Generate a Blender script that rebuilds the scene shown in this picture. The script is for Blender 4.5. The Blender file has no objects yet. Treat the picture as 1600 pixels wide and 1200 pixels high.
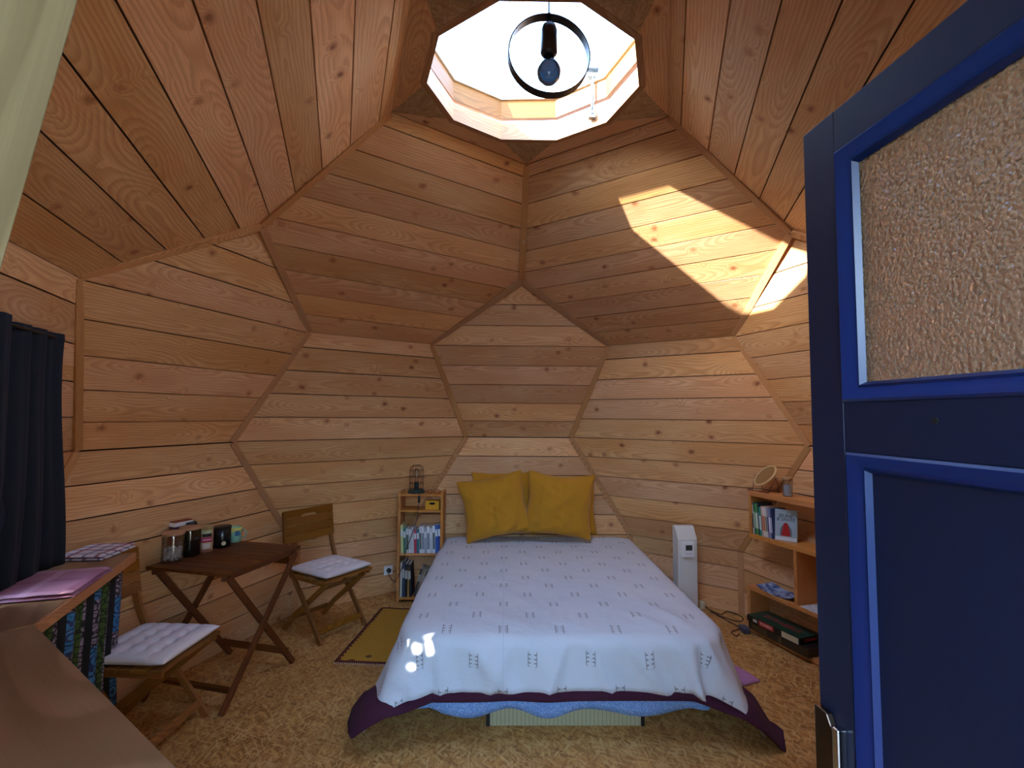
import bpy, bmesh, math, random
from mathutils import Vector, Matrix, noise
random.seed(7)
sc = bpy.context.scene
COL = sc.collection
PI = math.pi
def R(a): return math.radians(a)

# ------------------------------------------------------------------ camera, sky, sun, exposure
cam_d = bpy.data.cameras.new('camera'); cam = bpy.data.objects.new('camera', cam_d); COL.objects.link(cam)
yaw, pitch, roll = 0.0130293, 0.0628272, 0.0072656
fw = Vector((math.sin(yaw)*math.cos(pitch), math.cos(yaw)*math.cos(pitch), math.sin(pitch)))
rt = Vector((math.cos(yaw), -math.sin(yaw), 0)); up = rt.cross(fw)
cr, sr = math.cos(roll), math.sin(roll)
rt2 = cr*rt + sr*up; up2 = -sr*rt + cr*up
M = Matrix((rt2, up2, -fw)).transposed().to_4x4(); M.translation = (-0.12958, -2.47864, 1.58707)
cam.matrix_world = M
cam_d.sensor_width = 36; cam_d.lens = 787.05/1600*36; cam_d.clip_start = 0.02; cam_d.clip_end = 200
sc.camera = cam

world = bpy.data.worlds.new('sky'); sc.world = world; world.use_nodes = True
wn = world.node_tree; wn.nodes.clear()
w_out = wn.nodes.new('ShaderNodeOutputWorld'); w_bg = wn.nodes.new('ShaderNodeBackground'); w_sky = wn.nodes.new('ShaderNodeTexSky')
w_sky.sky_type = 'NISHITA'; w_sky.sun_disc = False; w_sky.sun_elevation = R(27); w_sky.sun_rotation = R(-120)
w_sky.air_density = 1.2; w_sky.dust_density = 0.8; w_sky.ozone_density = 3.0
w_bg.inputs['Strength'].default_value = 2.0
wn.links.new(w_sky.outputs[0], w_bg.inputs[0]); wn.links.new(w_bg.outputs[0], w_out.inputs[0])

SUN_AZ, SUN_EL = 60.0, 26.0
sun_d = bpy.data.lights.new('sun', 'SUN'); sun = bpy.data.objects.new('sun', sun_d); COL.objects.link(sun)
sdir = Vector((math.sin(R(SUN_AZ))*math.cos(R(SUN_EL)), math.cos(R(SUN_AZ))*math.cos(R(SUN_EL)), -math.sin(R(SUN_EL))))
sun.rotation_euler = sdir.to_track_quat('-Z', 'Y').to_euler()
sun_d.energy = 20.0; sun_d.angle = R(0.6); sun_d.color = (1.0, 0.95, 0.87)

def portal(name, loc, rot, sx, sy):
    d = bpy.data.lights.new(name, 'AREA'); d.shape = 'RECTANGLE'; d.size = sx; d.size_y = sy
    d.cycles.is_portal = True
    o = bpy.data.objects.new(name, d); COL.objects.link(o); o.location = loc; o.rotation_euler = rot
portal('skylight_portal', (0, 0, 3.62), (0, 0, 0), 1.3, 1.3)
portal('doorway_portal', (-0.15, -2.62, 1.15), (R(90), 0, PI), 1.5, 2.4)
portal('window_portal', (-2.42*math.sin(R(108)), 2.42*math.cos(R(108)), 1.4), (R(90), 0, R(-72+180)), 1.0, 1.0)

vs = sc.view_settings
vs.view_transform = 'Standard'; vs.look = 'None'; vs.gamma = 1.0; vs.exposure = 1.48; vs.use_curve_mapping = False
sc.cycles.use_denoising = True
sc.cycles.max_bounces = 12; sc.cycles.diffuse_bounces = 7; sc.cycles.glossy_bounces = 4
sc.cycles.transmission_bounces = 8; sc.cycles.transparent_max_bounces = 12
sc.cycles.sample_clamp_indirect = 6.0; sc.cycles.caustics_reflective = False; sc.cycles.caustics_refractive = False

# ------------------------------------------------------------------ materials
def lin(h):
    h = h.lstrip('#'); out = []
    for i in (0, 2, 4):
        c = int(h[i:i+2], 16)/255; out.append(c/12.92 if c <= 0.04045 else ((c+0.055)/1.055)**2.4)
    return (*out, 1.0)

class NT:
    def __init__(s, name):
        s.m = bpy.data.materials.new(name); s.m.use_nodes = True; s.t = s.m.node_tree
        s.b = s.t.nodes['Principled BSDF']; s.out = s.t.nodes['Material Output']
    def n(s, typ, **kw):
        x = s.t.nodes.new('ShaderNode'+typ)
        for k, v in kw.items(): setattr(x, k, v)
        return x
    def l(s, a, b): s.t.links.new(a, b)
    def put(s, sock, v):
        if hasattr(v, 'is_output'): s.l(v, sock)
        else: sock.default_value = v
    def math(s, op, a, b=None, c=None, clamp=False):
        x = s.n('Math', operation=op, use_clamp=clamp); s.put(x.inputs[0], a)
        if b is not None: s.put(x.inputs[1], b)
        if c is not None: s.put(x.inputs[2], c)
        return x.outputs[0]
    def vmath(s, op, a, b=None):
        x = s.n('VectorMath', operation=op); s.put(x.inputs[0], a)
        if b is not None: s.put(x.inputs[1], b)
        return x.outputs[0]
    def mix(s, f, a, b, blend='MIX'):
        x = s.n('Mix', data_type='RGBA', blend_type=blend); s.put(x.inputs[0], f); s.put(x.inputs[6], a); s.put(x.inputs[7], b)
        return x.outputs[2]
    def ramp(s, v, a, b, lo=0.0, hi=1.0, smooth=True):
        x = s.n('MapRange', interpolation_type='SMOOTHSTEP' if smooth else 'LINEAR'); s.put(x.inputs[0], v)
        x.inputs[1].default_value = a; x.inputs[2].default_value = b; x.inputs[3].default_value = lo; x.inputs[4].default_value = hi
        return x.outputs[0]
    def noise(s, vec, scale=5, detail=2, rough=0.5, color=False):
        x = s.n('TexNoise'); s.put(x.inputs['Vector'], vec); x.inputs['Scale'].default_value = scale
        x.inputs['Detail'].default_value = detail; x.inputs['Roughness'].default_value = rough
        return x.outputs['Color' if color else 'Fac']
    def coord(s, kind='Object'): return s.n('TexCoord').outputs[kind]
    def sep(s, v):
        x = s.n('SeparateXYZ'); s.put(x.inputs[0], v); return x.outputs
    def comb(s, a, b, c):
        x = s.n('CombineXYZ'); s.put(x.inputs[0], a); s.put(x.inputs[1], b); s.put(x.inputs[2], c); return x.outputs[0]
    def bump(s, h, strength=0.3, dist=0.01):
        x = s.n('Bump'); x.inputs['Strength'].default_value = strength; x.inputs['Distance'].default_value = dist
        s.l(h, x.inputs['Height']); s.l(x.outputs[0], s.b.inputs['Normal'])
    def base(s, v): s.put(s.b.inputs['Base Color'], v)
    def rough(s, v): s.put(s.b.inputs['Roughness'], v)

def plain(name, col, rough=0.6, metal=0.0, var=0.12, scale=8.0, bump=0.0, bscale=60):
    t = NT(name); c = lin(col) if isinstance(col, str) else col
    P = t.coord(); f = t.noise(P, scale, 3)
    dk = tuple(x*(1-var) for x in c[:3])+(1,); lt = tuple(min(1, x*(1+var)) for x in c[:3])+(1,)
    t.base(t.mix(f, dk, lt)); t.rough(rough); t.b.inputs['Metallic'].default_value = metal
    if bump: t.bump(t.noise(P, bscale, 3), bump, 0.003)
    return t.m

def wood(name, light, dark, red, knot='#4a2a16', axis=0, rings=70.0, knots=1.0, rough=0.62, vary=0.5, streak=0.35, bstr=0.15, kscale=(2.2, 6.0), spread=0.16, ringamt=0.62):
    """sawn board, grain along local axis 0 (x) / 1 (y) / 2 (z)"""
    t = NT(name); P = t.coord()
    rnd = t.n('ObjectInfo').outputs['Random']
    s = t.sep(P)
    ax = [s[0], s[1], s[2]]
    X = ax[axis]; Y = ax[(axis+1) % 3]; Z = ax[(axis+2) % 3]
    off = t.math('MULTIPLY', rnd, 37.0)
    Xo = t.math('ADD', X, off)
    r2 = t.math('FRACT', t.math('MULTIPLY', rnd, 17.31)); r3 = t.math('FRACT', t.math('MULTIPLY', rnd, 91.7))
    low = t.noise(t.comb(t.math('MULTIPLY', Xo, 0.9), t.math('MULTIPLY', Y, 1.5), off), 1.0, 1)
    wob = t.noise(t.comb(t.math('MULTIPLY', Xo, 2.2), t.math('MULTIPLY', Y, 9.0), t.math('MULTIPLY', Z, 9.0)), 1.0, 3, 0.55)
    Yc = t.math('ADD', Y, t.math('MULTIPLY', t.math('SUBTRACT', r2, 0.5), spread))
    Yw = t.math('ADD', Yc, t.math('MULTIPLY', t.math('SUBTRACT', wob, 0.5), 0.05))
    Hh = t.math('ADD', t.math('MULTIPLY', t.math('SUBTRACT', low, 0.5), 0.5), Z)
    rad = t.math('SQRT', t.math('ADD', t.math('MULTIPLY', Yw, Yw), t.math('MULTIPLY', Hh, Hh)))
    v = t.n('TexVoronoi'); v.inputs['Scale'].default_value = 1.0
    kw = t.noise(t.comb(t.math('MULTIPLY', Xo, 30.0), t.math('MULTIPLY', Y, 22.0), off), 1.0, 2, 0.6, True)
    t.l(t.vmath('ADD', t.comb(t.math('MULTIPLY', Xo, kscale[0]), t.math('MULTIPLY', t.math('ADD', Y, t.math('MULTIPLY', r3, 3.0)), kscale[1]), t.math('MULTIPLY', off, 1.7)), t.vmath('MULTIPLY', kw, (0.24, 0.16, 0.0))), v.inputs['Vector'])
    vd = v.outputs['Distance']; vc = t.sep(v.outputs['Color'])
    on = t.ramp(vc[0], 0.50, 0.54) if knots > 0 else 0.0
    push = t.math('MULTIPLY', t.math('MULTIPLY', t.ramp(vd, 0.0, 0.42, 1.0, 0.0), on), 0.055)
    rad = t.math('ADD', rad, push)
    ring = t.math('FRACT', t.math('MULTIPLY', rad, rings))
    ringm = t.math('MULTIPLY', t.ramp(ring, 0.15, 0.85), t.ramp(ring, 0.88, 1.0, 1.0, 0.0))
    fine = t.noise(t.comb(t.math('MULTIPLY', Xo, 5.0), t.math('MULTIPLY', Y, 160.0), t.math('MULTIPLY', Z, 160.0)), 1.0, 2, 0.6)
    blot = t.noise(t.comb(t.math('MULTIPLY', Xo, 1.6), t.math('MULTIPLY', Y, 6.0), off), 1.0, 2)
    c = t.mix(t.ramp(blot, 0.3, 0.7), lin(light), lin(red))
    c = t.mix(t.math('MULTIPLY', ringm, ringamt), c, lin(dark))
    c = t.mix(t.math('MULTIPLY', t.ramp(fine, 0.35, 0.75), streak), c, lin(dark))
    tone = t.math('ADD', 1.0 - vary*0.5, t.math('MULTIPLY', r3, vary))
    hsv = t.n('HueSaturation'); t.put(hsv.inputs['Hue'], t.math('ADD', 0.495, t.math('MULTIPLY', r2, 0.006))); t.put(hsv.inputs['Saturation'], t.math('ADD', 0.97, t.math('MULTIPLY', r2, 0.10)))
    t.put(hsv.inputs['Value'], tone); t.l(c, hsv.inputs['Color']); c = hsv.outputs[0]
    if knots > 0:
        kz = t.math('ADD', t.math('MULTIPLY', t.math('SUBTRACT', wob, 0.5), 0.10), vd)
        halo = t.math('MULTIPLY', t.ramp(kz, 0.08, 0.27, 1.0, 0.0), on)
        core = t.math('MULTIPLY', t.math('MULTIPLY', t.ramp(kz, 0.07, 0.13, 1.0, 0.0), on), t.ramp(vc[1], 0.1, 0.9, 0.35, 1.0))
        c = t.mix(t.math('MULTIPLY', halo, 0.62*knots), c, lin('#9a5f38'))
        c = t.mix(t.math('MULTIPLY', core, 0.75*knots), c, lin(knot))
    t.base(c); t.rough(rough); t.b.inputs['Specular IOR Level'].default_value = 0.3
    t.bump(t.math('ADD', t.math('MULTIPLY', ringm, 0.5), fine), bstr, 0.002)
    return t.m

def osb(name, tint='#c79a5e', dark='#8a5c2c', light='#e6c48c'):
    t = NT(name); P = t.coord()
    n1 = t.noise(P, 9, 2, 0.5, True)
    Pw = t.vmath('ADD', P, t.vmath('MULTIPLY', n1, (0.02, 0.02, 0.02)))
    def layer(rot, sx, sy, ofs):
        mp = t.n('Mapping', vector_type='TEXTURE'); mp.inputs['Rotation'].default_value = (0, 0, rot); mp.inputs['Scale'].default_value = (1/sx, 1/sy, 1/12); mp.inputs['Location'].default_value = (ofs, ofs*2, 0)
        t.l(Pw, mp.inputs[0])
        v = t.n('TexVoronoi'); v.inputs['Scale'].default_value = 1.0; v.inputs['Randomness'].default_value = 1.0
        t.l(mp.outputs[0], v.inputs['Vector']); return v
    a = layer(0.45, 11, 44, 0.0); b = layer(1.45, 11, 44, 3.3); c = layer(-0.75, 11, 44, 7.7)
    sa = t.sep(a.outputs['Color']); sb = t.sep(b.outputs['Color']); s3 = t.sep(c.outputs['Color'])
    m1 = t.ramp(sb[1], 0.50, 0.56); m2 = t.ramp(s3[1], 0.62, 0.68)
    val = t.math('ADD', t.math('MULTIPLY', sa[0], t.math('SUBTRACT', 1.0, m1)), t.math('MULTIPLY', sb[0], m1))
    val = t.math('ADD', t.math('MULTIPLY', val, t.math('SUBTRACT', 1.0, m2)), t.math('MULTIPLY', s3[0], m2))
    fib = t.noise(t.vmath('MULTIPLY', Pw, (30.0, 140.0, 30.0)), 1.0, 2)
    col = t.mix(t.ramp(val, -0.35, 0.6), lin(dark), lin(tint)); col = t.mix(t.ramp(val, 0.75, 1.3), col, lin(light))
    hi = None; lo = None
    for k_, (rt_, of_) in enumerate(((0.95, 0.0), (-0.35, 3.0), (2.2, 7.0), (1.6, 11.0))):
        ch = t.n('Mapping', vector_type='TEXTURE'); ch.inputs['Rotation'].default_value = (0, 0, rt_); ch.inputs['Scale'].default_value = (1/11, 1/70, 1/11); ch.inputs['Location'].default_value = (of_, of_, of_); t.l(Pw, ch.inputs[0])
        nn_ = t.noise(ch.outputs[0], 1.0, 1, 0.4); h1 = t.ramp(nn_, 0.63, 0.65); l1 = t.ramp(nn_, 0.37, 0.35)
        hi = h1 if hi is None else t.math('MAXIMUM', hi, h1); lo = l1 if lo is None else t.math('MAXIMUM', lo, l1)
    col = t.mix(t.math('MULTIPLY', lo, 0.55), col, lin(dark)); col = t.mix(t.math('MULTIPLY', hi, 0.6), col, lin(light))
    col = t.mix(t.math('MULTIPLY', fib, 0.3), col, lin(dark))
    big = t.noise(P, 2.3, 2); col = t.mix(t.ramp(big, 0.35, 0.75, 0.0, 0.35), col, lin(dark))
    t.base(col); t.rough(0.5); t.b.inputs['Specular IOR Level'].default_value = 0.35
    t.bump(val, 0.25, 0.002)
    return t.m

MAT = {}
MAT['plank'] = wood('larch_plank', '#e2b98a', '#ab7648', '#d6a473', knot='#75402a', rings=64, vary=0.30, kscale=(6.5, 8.0), ringamt=0.42)
MAT['batten'] = wood('larch_batten', '#c79b6c', '#9c6b40', '#bb8c5e', rings=120, knots=0.0, vary=0.45, spread=0.3)
MAT['batten_x'] = MAT['batten']
MAT['backing'] = plain('dark_backing', '#3d2413', 0.9)
MAT['curb'] = wood('skylight_curb_wood', '#b08a66', '#8c6240', '#a67c56', rings=60, vary=0.3)
MAT['lid'] = wood('amber_curb_wood', '#8a5c34', '#66401e', '#7e5029', rings=60, vary=0.2)
MAT['osb'] = osb('osb_panel', '#ab8c65', '#8a6a45', '#c2a57c')
MAT['osb_floor'] = osb('osb_floor', '#cb9854', '#8f5d2b', '#e8c081')
MAT['counter'] = wood('worktop_wood', '#a38160', '#7a5a3c', '#947050', rings=30, knots=0.0, vary=0.1, streak=0.25, rough=0.42, spread=0.5)
MAT['counter_edge'] = wood('worktop_edge_wood', '#c99564', '#a0683a', '#be8655', rings=120, knots=0.0, vary=0.1, rough=0.5)
MAT['teak'] = wood('brown_table_wood', '#744422', '#43230e', '#66391a', rings=160, knots=0.0, vary=0.35, rough=0.5, spread=0.5)
MAT['acacia'] = wood('honey_chair_wood', '#9c6a30', '#643d16', '#8a5a26', rings=160, knots=0.0, vary=0.35, rough=0.5, spread=0.5)
MAT['pine'] = wood('shelf_pine', '#d59b5f', '#b0713a', '#cb8d50', rings=90, knots=0.5, vary=0.12, rough=0.5)
MAT['paleboard'] = wood('pale_jamb_wood', '#a3a286', '#807b60', '#979577', rings=34, knots=0.3, vary=0.05, rough=0.6)
MAT['door'] = plain('navy_door_paint', '#081735', 0.5, var=0.10, scale=3, bump=0.08, bscale=25)
MAT['door_mould'] = plain('navy_moulding_paint', '#09235a', 0.36, var=0.06, scale=3)  # door paint brightened: light caught on the mouldings is put into the colour
MAT['chrome'] = plain('brushed_chrome', '#c8ccd0', 0.18, 1.0, var=0.03)
MAT['steel'] = plain('grey_steel', '#4c565e', 0.4, 0.0, var=0.05)
MAT['bronze'] = plain('bronze_plate', '#57483c', 0.3, 1.0, var=0.08)
MAT['blackmetal'] = plain('black_metal', '#15161a', 0.45, 0.3, var=0.1)
MAT['black'] = plain('black_plastic', '#101012', 0.4, var=0.1)
MAT['white'] = plain('white_enamel', '#dfe0da', 0.35, var=0.03)
MAT['whitepl'] = plain('white_plastic', '#eceef0', 0.4, var=0.03)
MAT['lcd'] = plain('grey_display', '#3c4640', 0.15, var=0.05)
MAT['purple'] = plain('plum_blanket', '#40122c', 0.95, var=0.22, scale=20, bump=0.5, bscale=180)
MAT['cushion'] = plain('white_cotton_cushion', '#dcd8dc', 0.9, var=0.03, scale=12, bump=0.15, bscale=300)
MAT['mattress'] = plain('mattress_ticking', '#b9bfc8', 0.9)
MAT['paper'] = plain('book_pages', '#ddd6c4', 0.8, var=0.05)
MAT['navycurtain'] = plain('navy_curtain_cloth', '#0f1828', 0.95, var=0.15, scale=5, bump=0.2, bscale=250)
MAT['screw'] = plain('dark_hole', '#0a0a0a', 0.8)
MAT['grass'] = plain('lawn', '#56683a', 0.95, var=0.3, scale=20)
MAT['terrace'] = plain('pale_gravel_terrace', '#938a78', 0.95, var=0.15, scale=40)
MAT['leafmat'] = plain('shrub_leaf', '#46583c', 0.6, var=0.25)
MAT['hedgeboard'] = plain('weathered_screen', '#8d8272', 0.8)
MAT['cork'] = plain('cork_lid', '#b98e62', 0.8, var=0.2, scale=90)
MAT['lidwood'] = plain('bamboo_lid', '#b58b67', 0.6, var=0.08)
MAT['cord'] = plain('brown_cord', '#3a2218', 0.6)
MAT['redcord'] = plain('dark_red_cord', '#5a1512', 0.6)
MAT['pinkwool'] = plain('pink_wool', '#b77fa6', 0.95, var=0.25, scale=40, bump=0.6, bscale=150)

def glassmat(name, tint=(1, 1, 1, 1), rough=0.0, alpha=0.12, fk=0.6):
    """thin glass: mostly transparent with a clear-coat reflection"""
    t = NT(name); t.t.nodes.remove(t.b)
    tr = t.n('BsdfTransparent'); tr.inputs[0].default_value = tint
    gl = t.n('BsdfGlossy'); gl.inputs['Roughness'].default_value = max(rough, 0.02)
    fr = t.n('LayerWeight'); fr.inputs[0].default_value = 0.25
    f = t.math('ADD', t.math('MULTIPLY', fr.outputs['Fresnel'], fk), alpha*0.3, clamp=True)
    mx = t.n('MixShader'); t.l(f, mx.inputs[0]); t.l(tr.outputs[0], mx.inputs[1]); t.l(gl.outputs[0], mx.inputs[2]); t.l(mx.outputs[0], t.out.inputs[0])
    return t.m
MAT['glass'] = glassmat('clear_glass')
MAT['polycarbonate'] = glassmat('clear_polycarbonate', (1, 1, 1, 1), 0.0, 0.05, 0.12)
MAT['jar'] = glassmat('jar_glass', (0.95, 0.96, 0.95, 1), 0.03, 0.3)
MAT['darkjar'] = glassmat('smoked_jar_glass', (0.35, 0.36, 0.33, 1), 0.05, 0.3)
MAT['bulb'] = glassmat('bulb_glass', (0.06, 0.085, 0.10, 1), 0.03, 0.5)

def ornament_glass():
    t = NT('textured_amber_glass'); P = t.coord()
    v = t.n('TexVoronoi'); v.feature = 'SMOOTH_F1'; v.inputs['Scale'].default_value = 210; t.l(P, v.inputs['Vector'])
    t.base((0.74, 0.53, 0.36, 1)); t.rough(0.16); t.b.inputs['Transmission Weight'].default_value = 0.72; t.b.inputs['IOR'].default_value = 1.45
    t.bump(v.outputs['Distance'], 0.9, 0.004)
    return t.m
MAT['ornament'] = ornament_glass()

def cover_mat():
    t = NT('white_bedcover'); UV = t.coord('UV'); s = t.sep(UV)
    PX, PY = 0.29, 0.160
    v = t.math('DIVIDE', s[1], PY); row = t.math('FLOOR', v); fy = t.math('MULTIPLY', t.math('SUBTRACT', t.math('FRACT', v), 0.5), PY)
    u = t.math('ADD', t.math('DIVIDE', s[0], PX), t.math('MULTIPLY', t.math('MODULO', row, 2.0), 0.5))
    fx = t.math('MULTIPLY', t.math('SUBTRACT', t.math('FRACT', u), 0.5), PX)
    ax = t.math('ABSOLUTE', fx)
    colm = t.math('MULTIPLY', t.math('GREATER_THAN', ax, 0.008), t.math('LESS_THAN', ax, 0.021))
    ext = t.math('LESS_THAN', t.math('ABSOLUTE', fy), 0.036)
    dash = t.math('LESS_THAN', t.math('FRACT', t.math('DIVIDE', fy, 0.02)), 0.28)
    m = t.math('MULTIPLY', t.math('MULTIPLY', colm, ext), dash)
    loop = t.math('MULTIPLY', t.math('MULTIPLY', t.math('LESS_THAN', t.math('ABSOLUTE', t.math('SUBTRACT', ax, 0.021)), 0.0022), ext), 0.8)
    m = t.math('MAXIMUM', m, loop)
    P = t.coord(); f = t.noise(P, 3, 3); weave = t.noise(P, 240, 2)
    c = t.mix(f, lin('#c2cad2'), lin('#d6dade')); c = t.mix(t.math('MULTIPLY', m, 0.72), c, lin('#35322f'))
    seam = t.math('LESS_THAN', t.math('ABSOLUTE', t.math('SUBTRACT', s[0], 0.0)), 0.0018)
    c = t.mix(t.math('MULTIPLY', seam, 0.25), c, lin('#8f9298'))
    t.base(c); t.rough(0.85)
    wr = t.noise(t.vmath('MULTIPLY', P, (1.0, 1.4, 1.0)), 5.5, 4, 0.6)
    t.bump(t.math('ADD', t.math('MULTIPLY', wr, 1.0), t.math('MULTIPLY', weave, 0.03)), 0.55, 0.02)
    return t.m
MAT['cover'] = cover_mat()

def duvet_mat():
    t = NT('blue_print_duvet'); P = t.coord(); v = t.n('TexVoronoi'); v.inputs['Scale'].default_value = 150; t.l(P, v.inputs['Vector'])
    c = t.mix(t.ramp(v.outputs['Distance'], 0.2, 0.4), lin('#b7c9de'), lin('#6c8fc0')); t.base(c); t.rough(0.9)
    t.bump(t.noise(P, 14, 3), 0.4, 0.01); return t.m
MAT['duvet'] = duvet_mat()

def mustard():
    t = NT('mustard_pillowcase'); P = t.coord(); f = t.noise(P, 3, 2)
    t.base(t.mix(f, lin('#ac7408'), lin('#c0850e'))); t.rough(0.9); t.b.inputs['Sheen Weight'].default_value = 0.15
    t.bump(t.noise(P, 9, 4, 0.55), 0.35, 0.02); return t.m
MAT['mustard'] = mustard()

def wax_print():
    t = NT('wax_print_cloth'); UV = t.coord('UV'); s = t.sep(UV)
    u = t.math('MULTIPLY', s[0], 1/0.30); f = t.math('FRACT', u)
    blackb = t.ramp(t.math('ABSOLUTE', t.math('SUBTRACT', f, 0.5)), 0.13, 0.15, 1, 0)
    green = t.math('MULTIPLY', t.math('GREATER_THAN', f, 0.72), t.math('LESS_THAN', f, 0.88))
    wob = t.noise(UV, 9, 2)
    yy = t.math('FRACT', t.math('ADD', t.math('MULTIPLY', s[1], 1/0.36), t.math('MULTIPLY', t.math('FLOOR', u), 0.37)))
    blue = t.math('MULTIPLY', t.math('GREATER_THAN', yy, 0.55), t.math('LESS_THAN', f, 0.30))
    v = t.n('TexVoronoi'); v.feature = 'DISTANCE_TO_EDGE'; v.inputs['Scale'].default_value = 38; t.l(UV, v.inputs['Vector'])
    edge = t.ramp(v.outputs['Distance'], 0.05, 0.12, 1, 0)
    v2 = t.n('TexVoronoi'); v2.inputs['Scale'].default_value = 15; t.l(UV, v2.inputs['Vector'])
    rings = t.math('GREATER_THAN', t.math('SINE', t.math('MULTIPLY', v2.outputs['Distance'], 30.0)), 0.2)
    c = t.mix(edge, lin('#8d7f92'), lin('#17131a')); c = t.mix(t.math('MULTIPLY', rings, 0.55), c, lin('#241c2a'))
    c = t.mix(t.math('MULTIPLY', blue, 0.85), c, t.mix(rings, lin('#1f78ac'), lin('#0c2f5c')))
    c = t.mix(green, c, t.mix(edge, lin('#3a5420'), lin('#18220c')))
    c = t.mix(blackb, c, lin('#0b0a0e'))
    t.base(c); t.rough(0.85); return t.m
MAT['wax'] = wax_print()

def check_towel(name, base, a, b, scale=0.09):
    t = NT(name); s = t.sep(t.coord('UV'))
    def bands(x, w, per, o):
        f = t.math('FRACT', t.math('ADD', t.math('DIVIDE', x, per), o)); return t.math('LESS_THAN', f, w)
    c = lin(base)
    c = t.mix(t.math('MULTIPLY', bands(s[0], 0.14, scale, 0), 0.75), c, lin(a)); c = t.mix(t.math('MULTIPLY', bands(s[1], 0.14, scale, 0.3), 0.75), c, lin(a))
    c = t.mix(t.math('MULTIPLY', bands(s[0], 0.10, scale, 0.5), 0.7), c, lin(b)); c = t.mix(t.math('MULTIPLY', bands(s[1], 0.10, scale, 0.8), 0.7), c, lin(b))
    t.base(c); t.rough(0.9); t.bump(t.noise(t.coord(), 250, 2), 0.2, 0.002); return t.m
MAT['tea'] = check_towel('checked_tea_towel', '#ddd8de', '#8c2440', '#4c4a78', 0.12)
MAT['pink'] = check_towel('pink_towel_cloth', '#a97384', '#9c6176', '#c396a6', 0.3)

def tatami():
    t = NT('tatami_mat'); s = t.sep(t.coord()); f = t.math('FRACT', t.math('MULTIPLY', s[0], 48.0))
    c = t.mix(t.ramp(f, 0.0, 0.25), lin('#6f6a52'), lin('#aaa27c')); c = t.mix(t.math('MULTIPLY', t.noise(t.coord(), 60, 2), 0.3), c, lin('#8a7f55'))
    t.base(c); t.rough(0.8); t.bump(f, 0.3, 0.003); return t.m
MAT['tatami'] = tatami()

def rug_mat():
    t = NT('ochre_rug'); s = t.sep(t.coord()); n = t.noise(t.coord(), 90, 3)
    b1 = t.math('GREATER_THAN', t.math('ABSOLUTE', s[0]), 0.255); b2 = t.math('GREATER_THAN', t.math('ABSOLUTE', s[1]), 0.435)
    tooth = t.math('GREATER_THAN', t.math('FRACT', t.math('MULTIPLY', s[1], 22.0)), 0.5)
    b3 = t.math('MULTIPLY', t.math('GREATER_THAN', t.math('ABSOLUTE', s[0]), 0.243), tooth)
    v = t.n('TexVoronoi'); v.inputs['Scale'].default_value = 5.5; t.l(t.coord(), v.inputs['Vector'])
    mot = t.math('LESS_THAN', v.outputs['Distance'], 0.14)
    c = t.mix(n, lin('#a3741c'), lin('#c8952c')); c = t.mix(t.math('MULTIPLY', mot, 0.8), c, lin('#3c1a10'))
    c = t.mix(t.math('MAXIMUM', b3, t.math('MAXIMUM', b1, b2)), c, lin('#5a1c14'))
    t.base(c); t.rough(0.95); t.bump(n, 0.5, 0.004); return t.m
MAT['rug'] = rug_mat()

def magazine(name, a, b, c3):
    t = NT(name); P = t.coord('UV'); n = t.noise(P, 4, 3, 0.6); n2 = t.noise(t.vmath('MULTIPLY', P, (1.0, 3.0, 1.0)), 7, 2)
    c = t.mix(t.ramp(n, 0.4, 0.6), lin(a), lin(b)); c = t.mix(t.ramp(n2, 0.55, 0.65), c, lin(c3)); t.base(c); t.rough(0.25); return t.m
MAT['mag'] = magazine('glossy_magazine_cover', '#1c3f86', '#8fb2d8', '#d5dde4')
MAT['flyer'] = magazine('printed_sheet', '#dfe3e4', '#cfd8dc', '#9fb0b8')

_sol = {}
def solid(col, rough=0.55):
    k = (col, rough)
    if k not in _sol: _sol[k] = plain('paint_'+col.strip('#'), col, rough, var=0.06, scale=20)
    return _sol[k]

# ------------------------------------------------------------------ object helpers
WM = {}   # world matrix of every Empty / parent
def link(o, parent=None, M=None):
    COL.objects.link(o)
    M = M or Matrix.Identity(4)
    if parent is not None:
        o.parent = parent; o.matrix_local = WM[parent.name].inverted() @ M
    else:
        o.matrix_world = M
    WM[o.name] = M.copy()
    return o
def tag(o, label=None, cat=None, group=None, kind=None):
    if label: o['label'] = label
    if cat: o['category'] = cat
    if group: o['group'] = group
    if kind: o['kind'] = kind
    return o
def thing(name, label, cat, M=None, group=None, kind=None):
    o = bpy.data.objects.new(name, None); o.empty_display_size = 0.1
    if M is None: M = Matrix.Identity(4)
    if isinstance(M, (tuple, list)): M = Matrix.Translation(M)
    link(o, None, M); return tag(o, label, cat, group, kind)
def TR(loc, rz=0.0): return Matrix.Translation(loc) @ Matrix.Rotation(rz, 4, 'Z')
def frame(o, x, y, z):
    m = Matrix((x, y, z)).transposed().to_4x4(); m.translation = o; return m

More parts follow.
